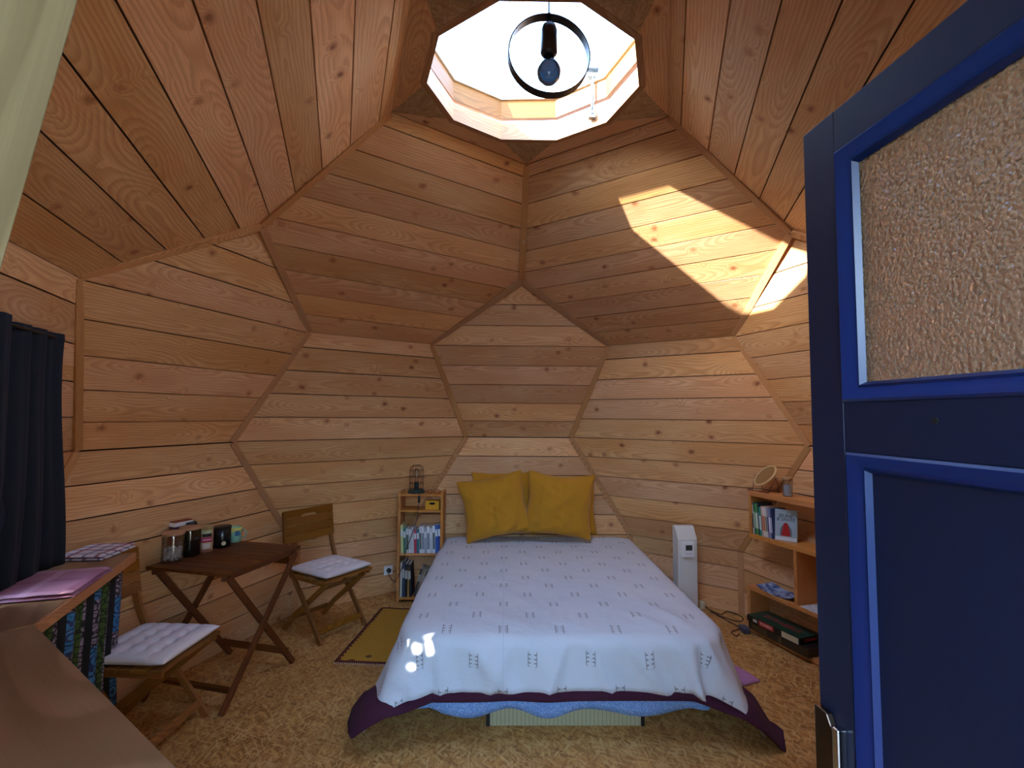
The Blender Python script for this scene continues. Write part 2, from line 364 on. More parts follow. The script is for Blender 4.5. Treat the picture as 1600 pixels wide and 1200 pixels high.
class MB:
    def __init__(s): s.v = []; s.f = []; s.uv = None
    def add(s, vs, fs):
        n = len(s.v); s.v += [tuple(v) for v in vs]; s.f += [tuple(i+n for i in f) for f in fs]; return s
    def box(s, c, d, rot=None):
        x, y, z = d[0]/2, d[1]/2, d[2]/2
        vs = [Vector((a*x, b*y, e*z)) for e in (-1, 1) for b in (-1, 1) for a in (-1, 1)]
        if rot is not None: vs = [rot @ v for v in vs]
        c = Vector(c)
        return s.add([c+v for v in vs], [(0, 2, 3, 1), (4, 5, 7, 6), (0, 1, 5, 4), (2, 6, 7, 3), (0, 4, 6, 2), (1, 3, 7, 5)])
    def beam(s, a, b, w, h, upv=(0, 0, 1)):
        a = Vector(a); b = Vector(b); x = (b-a).normalized(); y = Vector(upv).cross(x)
        if y.length < 1e-4: y = Vector((0, 1, 0)).cross(x)
        y.normalize(); z = x.cross(y)
        return s.box((a+b)/2, ((b-a).length, w, h), Matrix((x, y, z)).transposed())
    def tube(s, pts, r, n=8, close=False):
        pts = [Vector(p) for p in pts]; N = len(pts); base = len(s.v); rings = []
        prev = None
        for i, p in enumerate(pts):
            if close: d = pts[(i+1) % N]-pts[i-1]
            else: d = pts[min(i+1, N-1)]-pts[max(i-1, 0)]
            d.normalize()
            if prev is None:
                a = Vector((0, 0, 1)) if abs(d.z) < 0.9 else Vector((1, 0, 0)); u = d.cross(a).normalized()
            else: u = (prev - d*prev.dot(d)).normalized()
            prev = u; w = d.cross(u); rr = r[i] if isinstance(r, (list, tuple)) else r
            for k in range(n):
                t = 2*PI*k/n; s.v.append(tuple(p+rr*(math.cos(t)*u+math.sin(t)*w)))
        M_ = N if close else N-1
        for i in range(M_):
            j = (i+1) % N
            for k in range(n):
                k2 = (k+1) % n; s.f.append((base+i*n+k, base+i*n+k2, base+j*n+k2, base+j*n+k))
        if not close:
            s.f.append(tuple(base+k for k in reversed(range(n)))); s.f.append(tuple(base+(N-1)*n+k for k in range(n)))
        return s
    def lathe(s, prof, c=(0, 0, 0), n=24):
        base = len(s.v); c = Vector(c)
        for r, z in prof:
            for k in range(n):
                t = 2*PI*k/n; s.v.append((c.x+r*math.cos(t), c.y+r*math.sin(t), c.z+z))
        for i in range(len(prof)-1):
            for k in range(n):
                k2 = (k+1) % n; s.f.append((base+i*n+k, base+i*n+k2, base+(i+1)*n+k2, base+(i+1)*n+k))
        s.f.append(tuple(base+k for k in reversed(range(n)))); s.f.append(tuple(base+(len(prof)-1)*n+k for k in range(n)))
        return s
    def prism(s, poly, z0, z1):
        n = len(poly); b = len(s.v)
        s.v += [(x, y, z0) for x, y in poly]+[(x, y, z1) for x, y in poly]
        s.f.append(tuple(b+i for i in reversed(range(n)))); s.f.append(tuple(b+n+i for i in range(n)))
        for i in range(n): j = (i+1) % n; s.f.append((b+i, b+j, b+n+j, b+n+i))
        return s
    def mesh(s, name, smooth=False):
        me = bpy.data.meshes.new(name); me.from_pydata(s.v, [], s.f)
        if s.uv:
            L = me.uv_layers.new(name='uv')
            for lp in me.loops: L.data[lp.index].uv = s.uv[lp.vertex_index]
        if smooth: me.polygons.foreach_set('use_smooth', [True]*len(me.polygons))
        me.update(); return me
    def build(s, name, mat, parent=None, M=None, smooth=False, bevel=0, seg=2, angle=None):
        me = s.mesh(name, smooth or angle is not None)
        me.materials.append(MAT[mat] if isinstance(mat, str) else mat)
        o = bpy.data.objects.new(name, me)
        if M is None and parent is not None: M = WM[parent.name]
        link(o, parent, M)
        bm = bmesh.new(); bm.from_mesh(me); bmesh.ops.recalc_face_normals(bm, faces=bm.faces); bm.to_mesh(me); bm.free()
        if bevel:
            b = o.modifiers.new('bevel', 'BEVEL'); b.width = bevel; b.segments = seg; b.limit_method = 'ANGLE'; b.angle_limit = R(35)
        if angle is not None and hasattr(me, 'set_sharp_from_angle'): me.set_sharp_from_angle(angle=R(angle))
        return o

def board(name, mat, parent, a, b, w, h, side=(0, 0, 1), bevel=0.0015, PM=None):
    """straight board from a to b (in parent space); grain along its own x; w across, h along `side`"""
    PM = PM or (WM[parent.name] if parent is not None else Matrix.Identity(4))
    a = Vector(a); b = Vector(b); x = (b-a).normalized(); y = Vector(side).cross(x)
    if y.length < 1e-4: y = Vector((1, 0, 0)).cross(x)
    y.normalize(); z = x.cross(y)
    m = PM @ frame((a+b)/2, x, y, z)
    return MB().box((0, 0, 0), ((b-a).length, w, h)).build(name, mat, parent, m, bevel=bevel, seg=1)

def ribbon(name, mat, parent, pts, w, h, wdir, bevel=0.002):
    """bent board through points, section w (along wdir) x h, in parent space"""
    mb = MB(); W = Vector(wdir).normalized(); P = [Vector(p) for p in pts]; n = len(P)
    for i, p in enumerate(P):
        d = (P[min(i+1, n-1)]-P[max(i-1, 0)]).normalized(); nn = W.cross(d).normalized()
        for s1, s2 in ((-1, -1), (1, -1), (1, 1), (-1, 1)): mb.v.append(tuple(p+W*w/2*s1+nn*h/2*s2))
    for i in range(n-1):
        for k in range(4): k2 = (k+1) % 4; mb.f.append((4*i+k, 4*i+k2, 4*i+4+k2, 4*i+4+k))
    mb.f += [(3, 2, 1, 0), tuple(4*(n-1)+k for k in range(4))]
    return mb.build(name, mat, parent, bevel=bevel, seg=1)

def text(name, s, size, mat, parent, M, extrude=0.0006, align='CENTER'):
    cu = bpy.data.curves.new(name, 'FONT'); cu.body = s; cu.size = size; cu.extrude = extrude; cu.align_x = align; cu.align_y = 'CENTER'
    tmp = bpy.data.objects.new(name, cu); COL.objects.link(tmp); dg = bpy.context.evaluated_depsgraph_get()
    me = bpy.data.meshes.new_from_object(tmp.evaluated_get(dg)); bpy.data.objects.remove(tmp)
    me.materials.clear(); me.materials.append(MAT[mat] if isinstance(mat, str) else mat)
    o = bpy.data.objects.new(name, me); link(o, parent, M); return o

# ------------------------------------------------------------------ the dome: a truncated icosahedron cut off on a knee wall
RG = [(0.822, 3.283, 0.0), (1.6995, 2.7212, 0.0), (2.1295, 2.2177, 21.788), (2.429, 1.3797, 11.866), (2.4513, 0.5007, 24.885)]
def dv(ring, az):
    r, z, _ = RG[ring]; return Vector((r*math.sin(R(az)), r*math.cos(R(az)), z))
KZ = 0.5007
def clip(poly, a, b, c):
    """keep a*x+b*y<=c"""
    out = []
    for i in range(len(poly)):
        p = poly[i]; q = poly[(i+1) % len(poly)]; dp = a*p[0]+b*p[1]-c; dq = a*q[0]+b*q[1]-c
        if dp <= 0: out.append(p)
        if dp*dq < 0: t = dp/(dp-dq); out.append((p[0]+(q[0]-p[0])*t, p[1]+(q[1]-p[1])*t))
    return out
def area(poly): return 0.5*abs(sum(poly[i][0]*poly[(i+1) % len(poly)][1]-poly[(i+1) % len(poly)][0]*poly[i][1] for i in range(len(poly)))) if len(poly) > 2 else 0
def minus_rect(poly, r):
    x0, x1, y0, y1 = r
    out = [clip(poly, 0, 1, y0), clip(poly, 0, -1, -y1)]
    mid = clip(clip(poly, 0, 1, y1), 0, -1, -y0)
    if len(mid) > 2: out += [clip(mid, 1, 0, x0), clip(mid, -1, 0, -x1)]
    return [p for p in out if area(p) > 0.0008]

def bestplane(P):
    c = sum(P, Vector())/len(P); n = Vector()
    for i in range(len(P)): n += (P[i]-c).cross(P[(i+1) % len(P)]-c)
    n.normalize()
    if n.dot(Vector((0, 0, 1.2))-c) < 0: n = -n       # n points indoors
    return c, n

def panel(name, P, pitch, first, hole=None, openings=(), no_boards=False):
    c, n = bestplane(P)
    t = Vector((0, 0, 1)).cross(n).normalized(); u = n.cross(t)      # t horizontal, u up the slope
    if u.z < 0: u = -u; 
    t = u.cross(n)
    P2 = [((p-c).dot(t), (p-c).dot(u)) for p in P]
    ext = []
    for x, y in P2:
        L = math.hypot(x, y); ext.append((x*(1+0.035/L), y*(1+0.035/L)))
    shapes = [ext]
    for h in openings: shapes = [q for s_ in shapes for q in minus_rect(s_, h)]
    mb = MB()
    for s_ in shapes: mb.prism(s_, -0.06, -0.0185)
    Mx = frame(c, t, u, n)
    w = tag(mb.build(name, 'backing', None, Mx), kind='structure')
    y0 = min(y for x, y in P2); y1 = max(y for x, y in P2); s0 = y0; k = 0
    inset = [(x*(1-0.004/math.hypot(x, y)), y*(1-0.004/math.hypot(x, y))) for x, y in P2]
    while s0 < y1-0.01:
        s1 = s0+(first if k == 0 else pitch)
        if y1-s1 < 0.03: s1 = y1
        q = clip(clip(inset, 0, 1, s1-0.0036), 0, -1, -(s0+0.0036)); qs = [q] if area(q) > 0.0008 else []
        for h in openings: qs = [a for s_ in qs for a in minus_rect(s_, h)]
        for q in qs:
            cx = sum(p[0] for p in q)/len(q); cy = (s0+s1)/2
            jz = random.uniform(-0.0012, 0.0008)
            pl = [(p[0]-cx, p[1]-cy) for p in q]
            MB().prism(pl, -0.018, 0.0).build('plank', 'plank', w, Mx @ Matrix.Translation((cx, cy, jz)))
        s0 = s1; k += 1
    return w, Mx, P2

def batten(parent, a, b, na, nb, w=0.045, th=0.020):
    a = Vector(a); b = Vector(b); x = (b-a).normalized(); nn = (na+nb).normalized(); y = nn.cross(x).normalized(); nn = x.cross(y)
    L = (b-a).length-0.012
    m = frame((a+b)/2+nn*0.004, x, y, nn)
    return MB().box((0, 0, 0), (L, w, th)).build('batten', 'batten', parent, m, bevel=0.0015, seg=1)

side_name = {0: 'front', 1: 'right', 2: 'rear_right', 3: 'rear_left', 4: 'left'}
mid_name = {0: 'front_right', 1: 'right_rear', 2: 'rear', 3: 'left_rear', 4: 'front_left'}
NRM = {}
for k in range(5):
    A = 72*k; B = A+36
    UH = [dv(0, A), dv(0, A+72), dv(1, A+72), dv(2, A+72-21.788), dv(2, A+21.788), dv(1, A)]
    PP = [dv(1, A), dv(2, A+21.788), dv(3, A+11.866), dv(3, A-11.866), dv(2, A-21.788)]
    DH = [dv(2, A+21.788), dv(2, A+50.212), dv(3, A+60.134), dv(4, A+47.115), dv(4, A+24.885), dv(3, A+11.866)]
    UP = [dv(3, A-11.866), dv(3, A+11.866), dv(4, A+24.885), dv(4, A-24.885)]
    NRM['UH', k] = bestplane(UH)[1]; NRM['PP', k] = bestplane(PP)[1]; NRM['DH', k] = bestplane(DH)[1]; NRM['UP', k] = bestplane(UP)[1]
    hd, hk = [], []
    if k == 2:      # the doorway is cut through this panel and the knee wall under it
        c, n = bestplane(DH); t = Vector((0, 0, 1)).cross(n).normalized(); u = n.cross(t)
        if u.z < 0: u = -u
        t = u.cross(n); xs = sorted([(-0.78-c.x)/t.x, (0.50-c.x)/t.x]); hd = [(xs[0], xs[1], -9, 9)]
    if k == 3:      # window behind the navy curtain (door side of the left wall)
        hd = [(-0.62, 0.28, -0.42, 0.46)]
    wU, mU, _ = panel('wall_upper_'+mid_name[k], UH, 0.187, 0.178)
    wP, mP, _ = panel('wall_middle_'+side_name[k], PP, 0.187, 0.172)
    wD, mD, pD = panel('wall_lower_'+mid_name[k], DH, 0.1815, 0.176, openings=hd)
    wL, mL, _ = panel('wall_lower_'+side_name[k], UP, 0.178, 0.178)
    def knee(nm, a, b, ops=()):
        Pk = [dv(4, a), dv(4, b), dv(4, b)*1, dv(4, a)*1]; Pk[2].z = 0; Pk[3].z = 0
        return panel(nm, Pk, 0.18, 0.182, openings=ops)
    ck = []
    if k == 2: ck = [(-0.50, 0.50, -9, 9)]
    w1, m1, _ = knee('wall_base_'+mid_name[k], A+24.885, A+47.115, ck)
    ops = []
    w2, m2, _ = knee('wall_base_'+side_name[k], A-24.885, A+24.885, ops)
    NRM['K1', k] = bestplane([dv(4, A+24.885), dv(4, A+47.115), Vector((0, 0, -9))*0+dv(4, A+47.115)-Vector((0, 0, .5)), dv(4, A+24.885)-Vector((0, 0, .5))])[1]
    if k == 3: WINM = mD
    doorpanel = (k == 2)
    # battens
    batten(wU, dv(0, A+72), dv(1, A+72), NRM['UH', k], Matrix.Rotation(R(-72), 3, 'Z') @ NRM['UH', k])
    for s_ in (-1, 1):
        a1 = dv(1, A); b1 = dv(2, A+s_*21.788); un = NRM['UH', k] if s_ > 0 else Matrix.Rotation(R(72), 3, 'Z') @ NRM['UH', k]
        batten(wP, a1, b1, NRM['PP', k], un)
        a2 = dv(2, A+s_*21.788); b2 = dv(3, A+s_*11.866); dn = NRM['DH', k] if s_ > 0 else Matrix.Rotation(R(72), 3, 'Z') @ NRM['DH', k]
        batten(wP, a2, b2, NRM['PP', k], dn)
        a3 = dv(3, A+s_*11.866); b3 = dv(4, A+s_*24.885)
        batten(wL, a3, b3, NRM['UP', k], dn)
        a4 = dv(4, A+s_*24.885); b4 = a4.copy(); b4.z = 0
        batten(wL, a4, b4, Vector((-a4.x, -a4.y, 0)).normalized(), Vector((-a4.x, -a4.y, 0)).normalized(), 0.05)

# top: OSB corners, plank strips and the ten-sided curb
ceiling = tag(bpy.data.objects.new('ceiling', None), kind='structure'); link(ceiling)
ZT = 3.283; RO = 0.545
def dec(r, i, z): a = R(18+36*i); return Vector((r*math.sin(a), r*math.cos(a), z))
for k in range(5):
    A = 72*k
    tri = [dec(RO, 2*k-1, ZT), dec(RO, 2*k, ZT), dv(0, A)]
    c, n = bestplane(tri); x = Vector((math.cos(R(A)), -math.sin(R(A)), 0)); y = Vector((0, 0, -1)).cross(x)
    m = frame(c, x, y, Vector((0, 0, -1)))
    MB().prism([((p-c).dot(x), (p-c).dot(y)) for p in tri], -0.014, 0).build('osb_corner', 'osb', ceiling, m)
    st = [dec(RO, 2*k, ZT), dec(RO, 2*k+1, ZT), dv(0, A+72), dv(0, A)]
    c = sum(st, Vector())/4; B = A+36; x = Vector((math.cos(R(B)), -math.sin(R(B)), 0)); y = Vector((0, 0, -1)).cross(x)
    MB().prism([((p-c).dot(x), (p-c).dot(y)) for p in st], -0.014, 0.001).build('plank', 'plank', ceiling, frame(c, x, y, Vector((0, 0, -1))))
rb = MB()
po = [dv(0, 72*i)*1.05 for i in range(5)]
for i in range(10):   # roof skin round the opening
    a, b = dec(RO+0.03, i, 0), dec(RO+0.03, i+1, 0); a2, b2 = dec(0.93, i, 0), dec(0.93, i+1, 0)
    rb.add([(a.x, a.y, 3.32), (b.x, b.y, 3.32), (b2.x, b2.y, 3.32), (a2.x, a2.y, 3.32), (a.x, a.y, 3.35), (b.x, b.y, 3.35), (b2.x, b2.y, 3.30), (a2.x, a2.y, 3.30)],
           [(0, 1, 2, 3), (4, 5, 6, 7), (0, 4, 5, 1), (2, 6, 7, 3)])
rb.build('roof_skin', 'white', ceiling)

skylight = thing('skylight', 'ten-sided wooden roof light with its lid propped open', 'skylight', kind='structure')
def curb(parent, z0, z1, r, th, mat, nm, M=None):
    M = M or Matrix.Identity(4)
    for i in range(10):
        a, b = dec(r, i, 0), dec(r, i+1, 0); c = (a+b)/2; x = (b-a).normalized(); y = -c.normalized(); ro = r+th
        L = (b-a).length/2; L2 = L*ro/r
        ap = c.length; ap2 = ap+th
        cm = Vector((c.x, c.y, (z0+z1)/2)); m = M @ frame(cm, x, Vector((0, 0, 1)), x.cross(Vector((0, 0, 1))))
        h = (z1-z0)/2; zn = x.cross(Vector((0, 0, 1))); sgn = 1 if zn.dot(c) > 0 else -1
        L2 = L*ap2/ap
        vs = [(-L, -h, 0), (L, -h, 0), (L, h, 0), (-L, h, 0), (-L2, -h, sgn*th), (L2, -h, sgn*th), (L2, h, sgn*th), (-L2, h, sgn*th)]
        MB().add(vs, [(0, 1, 2, 3), (4, 5, 6, 7), (0, 1, 5, 4), (1, 2, 6, 5), (2, 3, 7, 6), (3, 0, 4, 7)]).build(nm, mat, parent, m)
curb(skylight, 3.281, 3.385, 0.5435, 0.034, 'curb', 'curb_board')
# lid, hinged on the left, raised on the right by a window opener
hq = Vector((-0.476, -0.275, 3.388)); LT = Matrix.Translation(hq) @ Matrix.Rotation(R(-2.2), 4, Vector((-0.5, 0.866, 0))) @ Matrix.Translation(-hq)
curb(skylight, 3.39, 3.50, 0.545, 0.032, 'lid', 'lid_board', LT)
curb(skylight, 3.502, 3.545, 0.530, 0.055, 'white', 'lid_rim', LT)
# polycarbonate dome of the lid
gm = MB(); prof = [(0.57, 3.546), (0.50, 3.56), (0.40, 3.61), (0.25, 3.65), (0.10, 3.665), (0.001, 3.668)]
gm.lathe(prof, (0, 0, 0), 20); gm.f = gm.f[:-2]
gm.build('lid_glazing', 'polycarbonate', skylight, LT, smooth=True)
ac = thing('window_opener', 'chrome rod opener standing on the right of the roof light curb', 'opener')
MB().tube([(0.362, 0.345, 3.352), (0.366, 0.340, 3.575)], 0.008).build('rod', 'steel', ac, smooth=True)
MB().box((0.362, 0.352, 3.335), (0.040, 0.030, 0.030)).box((0.362, 0.345, 3.352), (0.016, 0.024, 0.020)).build('foot_bracket', 'steel', ac, bevel=0.002)
MB().box((0.362, 0.345, 3.575), (0.060, 0.028, 0.026)).box((0.392, 0.350, 3.560), (0.022, 0.034, 0.034)).build('clamp_head', 'steel', ac, bevel=0.003)
MB().box((0.370, 0.350, 3.615), (0.065, 0.03, 0.012)).build('lid_bracket', 'blackmetal', ac, bevel=0.002)

# floor: OSB sheets
floor = tag(bpy.data.objects.new('floor', None), kind='structure'); link(floor)
dek = [dv(4, 72*k+s_*24.885) for k in range(5) for s_ in (-1, 1)]
dek2 = [(p.x*1.015, p.y*1.015) for p in dek]
MB().prism(dek2, -0.06, -0.0205).build('subfloor', 'backing', floor)
ys = [-2.6, -2.02, -0.77, 0.48, 1.73, 2.6]; xs0 = [-2.6, -0.90, 0.05, 2.6]
cuts = {0: [-2.6, -0.4, 2.6], 1: [-2.6, -1.4, 1.1, 2.6], 2: [-2.6, -0.6, 1.9, 2.6], 3: [-2.6, -1.5, 1.0, 2.6], 4: [-2.6, 0.2, 2.6]}
for r_ in range(5):
    for i in range(len(cuts[r_])-1):
        q = clip(clip(clip(clip(dek2, 0, 1, ys[r_+1]-0.001), 0, -1, -ys[r_]-0.001), 1, 0, cuts[r_][i+1]-0.001), -1, 0, -cuts[r_][i]-0.001)
        if area(q) > 0.001: MB().prism(q, -0.02, 0).build('osb_sheet', 'osb_floor', floor)
# threshold deck in the doorway and the ground outside
MB().box((-0.14, -2.75, -0.02), (1.5, 0.9, 0.04)).build('threshold', 'counter', floor)
tag(MB().box((0, 0, -0.16), (40, 40, 0.1)).build('ground', 'grass', None), kind='structure')
tag(MB().box((-0.3, -5.2, -0.10), (7, 4.6, 0.03)).build('terrace', 'terrace', None), kind='structure')  # unseen gravel, added to bounce sunlight up through the doorway

# doorway porch walls
porch = tag(bpy.data.objects.new('door_frame', None), kind='structure'); link(porch)
board('jamb', 'curb', porch, (-0.83, -2.24, 0.0), (-0.83, -2.24, 2.22), 0.05, 0.44, side=(0, 1, 0))
board('jamb', 'curb', porch, (0.53, -2.24, 0.0), (0.53, -2.24, 2.22), 0.05, 0.44, side=(0, 1, 0))
board('lintel', 'curb', porch, (-0.86, -2.20, 2.24), (0.56, -2.20, 2.24), 0.50, 0.045)
# pale slanted board on the left of the doorway
x = Vector((-0.046, 0, -0.222)).normalized(); y = Vector((0, 1, 0)); z = x.cross(y)
pa = Vector((-0.465, -2.10, 1.909)); cc = pa + x*0.05
zz = z if z.x < 0 else -z
m = frame(cc + zz*0.015 - Vector((0, 0.10, 0)), x, zz.cross(x), zz)
slant = MB().box((0, 0, 0), (0.78, 0.20, 0.03)).build('door_brace', 'paleboard', porch, m, bevel=0.002)

# outdoors: slats and roof added to shade the doorway, and a shrub by the window
scr = tag(bpy.data.objects.new('entrance_canopy', None), kind='structure'); link(scr)
for i in range(13):
    board('slat', 'hedgeboard', scr, (-1.05, -2.48, 0.1+i*0.2), (-1.05, -3.9, 0.1+i*0.2), 0.02, 0.197)
    board('slat', 'hedgeboard', scr, (1.05, -2.48, 0.1+i*0.2), (1.05, -3.9, 0.1+i*0.2), 0.02, 0.197)
for xx in (-1.09, 1.09):
    for yy in (-2.55, -3.85): board('post', 'hedgeboard', scr, (xx, yy, -0.11), (xx, yy, 2.5), 0.06, 0.06, side=(1, 0, 0))
for i in range(7): board('roof_board', 'hedgeboard', scr, (-1.15, -2.53-i*0.195, 2.52), (1.15, -2.53-i*0.195, 2.52), 0.193, 0.022)

# added to block sky light at the doorway: tall clipped hedge round the terrace
hg = MB(); NXh, NZh = 60, 16
for j in range(NZh+1):
    for i in range(NXh+1):
        a = R(180-100+200*i/NXh); rr_ = 4.6+0.18*noise.noise((i*0.5, j*0.6, 2)); zz_ = -0.12+2.5*j/NZh
        hg.v.append((-0.2+rr_*math.sin(a)*0.95, -2.9+rr_*math.cos(a)*0.85, zz_+0.15*noise.noise((i*0.4, j, 5))))
for j in range(NZh):
    for i in range(NXh): a = j*(NXh+1)+i; hg.f.append((a, a+1, a+NXh+2, a+NXh+1))
ho = hg.build('hedge', 'leafmat', None); sd = ho.modifiers.new('t', 'SOLIDIFY'); sd.thickness = 0.5; sd.offset = 1
ho['kind'] = 'structure'

# ------------------------------------------------------------------ blue door standing open on the right
P0 = Vector((0.41, -1.596, 0)); dx = Vector((0.0724, -0.9974, 0)).normalized(); dy = Vector((0, 0, 1)).cross(dx); 
DM = frame(P0, dx, dy, Vector((0, 0, 1)))
door = thing('door_1', 'open navy blue panelled door with textured amber glass and dark lock plate', 'door', DM, kind='structure')
DW, DH_, DT = 0.83, 2.10, 0.042
def dbox(nm, x0, x1, z0, z1, y0=0.0, y1=DT, mat='door', bevel=0.0015):
    return MB().box(((x0+x1)/2, (y0+y1)/2, (z0+z1)/2), (x1-x0, y1-y0, z1-z0)).build(nm, mat, door, DM, bevel=bevel)
st1 = dbox('stile', 0, 0.076, 0.02, DH_); st2 = dbox('stile', DW-0.076, DW, 0.02, DH_)
dbox('rail', 0.0765, DW-0.0765, 2.028, DH_-0.001); dbox('rail', 0.0765, DW-0.0765, 1.533, 1.613, 0.0005); dbox('rail', 0.0765, DW-0.0765, 0.02, 0.22)
def moulding(x0, x1, z0, z1, w=0.031, depth=0.017, side=1):
    prof = [(0, -0.001), (0.004, -0.004), (0.009, -0.001), (0.014, 0.006), (0.022, 0.010), (0.026, 0.008), (w, depth)]
    mb = MB(); n = len(prof)
    for (cx, cz, sx, sz) in ((x0, z0, 1, 1), (x1, z0, -1, 1), (x1, z1, -1, -1), (x0, z1, 1, -1)):
        for o, d in prof: mb.v.append((cx+sx*o, (d if side > 0 else DT-d), cz+sz*o))
    for i in range(4):
        j = (i+1) % 4
        for k in range(n-1): mb.f.append((i*n+k, i*n+k+1, j*n+k+1, j*n+k))
    return mb
moulding(0.076, DW-0.076, 1.613, 2.028).build('glass_moulding', 'door_mould', door, DM, angle=50)
moulding(0.076, DW-0.076, 1.613, 2.028, side=-1).build('glass_moulding', 'door_mould', door, DM, angle=50)
moulding(0.080, DW-0.080, 0.22, 1.533).build('panel_moulding', 'door_mould', door, DM, angle=50)
moulding(0.080, DW-0.080, 0.22, 1.533, side=-1).build('panel_moulding', 'door_mould', door, DM, angle=50)
dbox('lower_panel', 0.077, DW-0.077, 0.215, 1.538, 0.017, 0.026, bevel=0)
gl = dbox('glass_pane', 0.095, DW-0.095, 1.63, 2.012, 0.019, 0.023, 'ornament', 0); gl['label'] = 'textured amber glass pane'
lock = MB().prism([(0.002, 0.66), (0.046, 0.66), (0.046, 1.078), (0.030, 1.104), (0.002, 1.104)], -0.012, 0.0)
lock.v = [(x, z, y) for x, y, z in lock.v]
lp = lock.build('lock_plate', 'bronze', door, DM, bevel=0.002); lp['label'] = 'dark bronze lock plate with chamfered top'
MB().box((0.055, -0.008, 0.885), (0.014, 0.018, 0.42)).build('plate_rim', 'chrome', door, DM, bevel=0.003)
MB().tube([(0.028, -0.006, 0.99), (0.028, -0.05, 0.99), (0.035, -0.055, 0.99), (0.15, -0.055, 0.988)], 0.009, 10).build('lever_handle', 'chrome', door, DM, smooth=True)
MB().box((-0.004, 0.02, 1.012), (0.016, 0.02, 0.016)).build('latch', 'chrome', door, DM, bevel=0.002)
MB().lathe([(0.0045, -0.0006), (0.0045, 0.0015)], (0, 0, 0), 12).build('screw_hole', 'screw', door, DM @ Matrix.Translation((0.237, 0, 1.585)) @ Matrix.Rotation(R(90), 4, 'X'))
for hz in (0.3, 1.05, 1.8):
    MB().tube([(DW+0.006, 0.0, hz-0.05), (DW+0.006, 0.0, hz+0.05)], 0.008).build('hinge', 'bronze', door, DM, smooth=True)

# ------------------------------------------------------------------ window behind the curtain, curtain, shrub added outside to dapple the sun
wx0, wx1, wy0, wy1 = -0.62, 0.28, -0.42, 0.46
win = thing('window_1', 'wooden framed window behind the navy curtain', 'window', WINM, kind='structure')
fmb = [((wx0+wx1)/2, wy0+0.02, wx1-wx0, 0.04), ((wx0+wx1)/2, wy1-0.02, wx1-wx0, 0.04), (wx0+0.02, (wy0+wy1)/2, 0.04, wy1-wy0-0.08), (wx1-0.02, (wy0+wy1)/2, 0.04, wy1-wy0-0.08)]
for cx_, cy_, w_, h_ in fmb: MB().box((cx_, cy_, -0.02), (w_, h_, 0.07)).build('window_frame', 'curb', win, WINM, bevel=0.002)
MB().box(((wx0+wx1)/2, (wy0+wy1)/2, -0.03), (wx1-wx0-0.08, wy1-wy0-0.08, 0.005)).build('window_pane', 'glass', win, WINM)
sh = thing('shrub', 'leafy green shrub outside the window', 'shrub', (-3.35, -1.45, -0.11))
rs = random.Random(3)
stems = MB(); lv = MB()
for i in range(12):
    a = rs.uniform(0, 2*PI); r_ = rs.uniform(0.1, 0.55); p1 = Vector((r_*math.cos(a), r_*1.3*math.sin(a), rs.uniform(1.3, 2.6)))
    stems.tube([(0.3*p1.x, 0.3*p1.y, 0), tuple(p1*0.6), tuple(p1)], [0.014, 0.010, 0.004], 5)
    for j in range(200):
        t_ = rs.uniform(0.3, 1.0); q_ = p1*t_ + Vector((rs.gauss(0, .13), rs.gauss(0, .13), rs.gauss(0, .12)))
        d_ = Vector((rs.uniform(-1, 1), rs.uniform(-1, 1), rs.uniform(-.6, .6))).normalized(); e_ = d_.cross(Vector((rs.uniform(-1, 1), rs.uniform(-1, 1), 1))).normalized(); L_ = rs.uniform(.05, .09)
        lv.add([q_-d_*L_, q_+e_*L_*.4, q_+d_*L_, q_-e_*L_*.4], [(0, 1, 2, 3)])
stems.build('stem', 'cord', sh); o = lv.build('leaf_mass', 'leafmat', sh); o['kind'] = 'stuff'

nC = Vector((-0.951, -0.309, 0)); tC = Vector((-0.309, 0.951, 0))
def cur_point(s, d): return nC*d + tC*s
c0 = cur_point(0, 1) 
def s_of(p): return p.dot(tC)
# rail plus cloth; s runs along the wall (positive towards the bed), measured from the panel's middle line
def drape(name, mat, s0, s1, ztop, zbot, d, amp, waves, parent, nrm, tan, seed=0, uvs=1.0, flare=0.0, edge=None):
    mb = MB(); NS, NZ = 110, 26; mb.uv = []
    for j in range(NZ+1):
        v = j/NZ; z = ztop+(zbot-ztop)*v
        for i in range(NS+1):
            u = i/NS; ph = u*waves*2*PI
            dd = amp*(0.55+0.45*v)*(math.sin(ph+0.6*math.sin(ph*0.37+seed)+0.5*v)+0.35*math.sin(2.3*ph+seed))
            ss = s0+(s1-s0)*u + amp*0.3*math.cos(ph)
            if edge: ss += edge(u, v)
            p_ = nrm*(d+dd-0.02*v*math.sin(3*v)) + tan*ss
            mb.v.append((p_.x, p_.y, z)); mb.uv.append((u*(s1-s0)*uvs, z))
    for j in range(NZ):
        for i in range(NS): a = j*(NS+1)+i; mb.f.append((a, a+1, a+NS+2, a+NS+1))
    o = mb.build(name, mat, parent, Matrix.Identity(4), smooth=True)
    sm = o.modifiers.new('thickness', 'SOLIDIFY'); sm.thickness = 0.002
    return o
curtain = thing('window_curtain', 'navy blue curtain hanging over the window above the worktop', 'curtain')
sR = s_of(Vector((-2.09, -0.26, 0)))
def gap(z): return 0.080*math.exp(-((z-1.21)/0.05)**2)+0.055*math.exp(-((z-1.08)/0.04)**2)  # slit shaped so that sun blotches land on the bed
drape('curtain_cloth', 'navycurtain', -0.065, 0.47, 1.935, 0.905, 2.083, 0.020, 4, curtain, nC, tC, 1.0, edge=lambda u, v: (0.10*v*v*(u > 0.5)*(u-0.5)*2 - 0.03*math.sin(v*5)*(u-0.5)*(u > 0.5)) + gap(1.935-1.03*v)*max(0, 1-u*3))
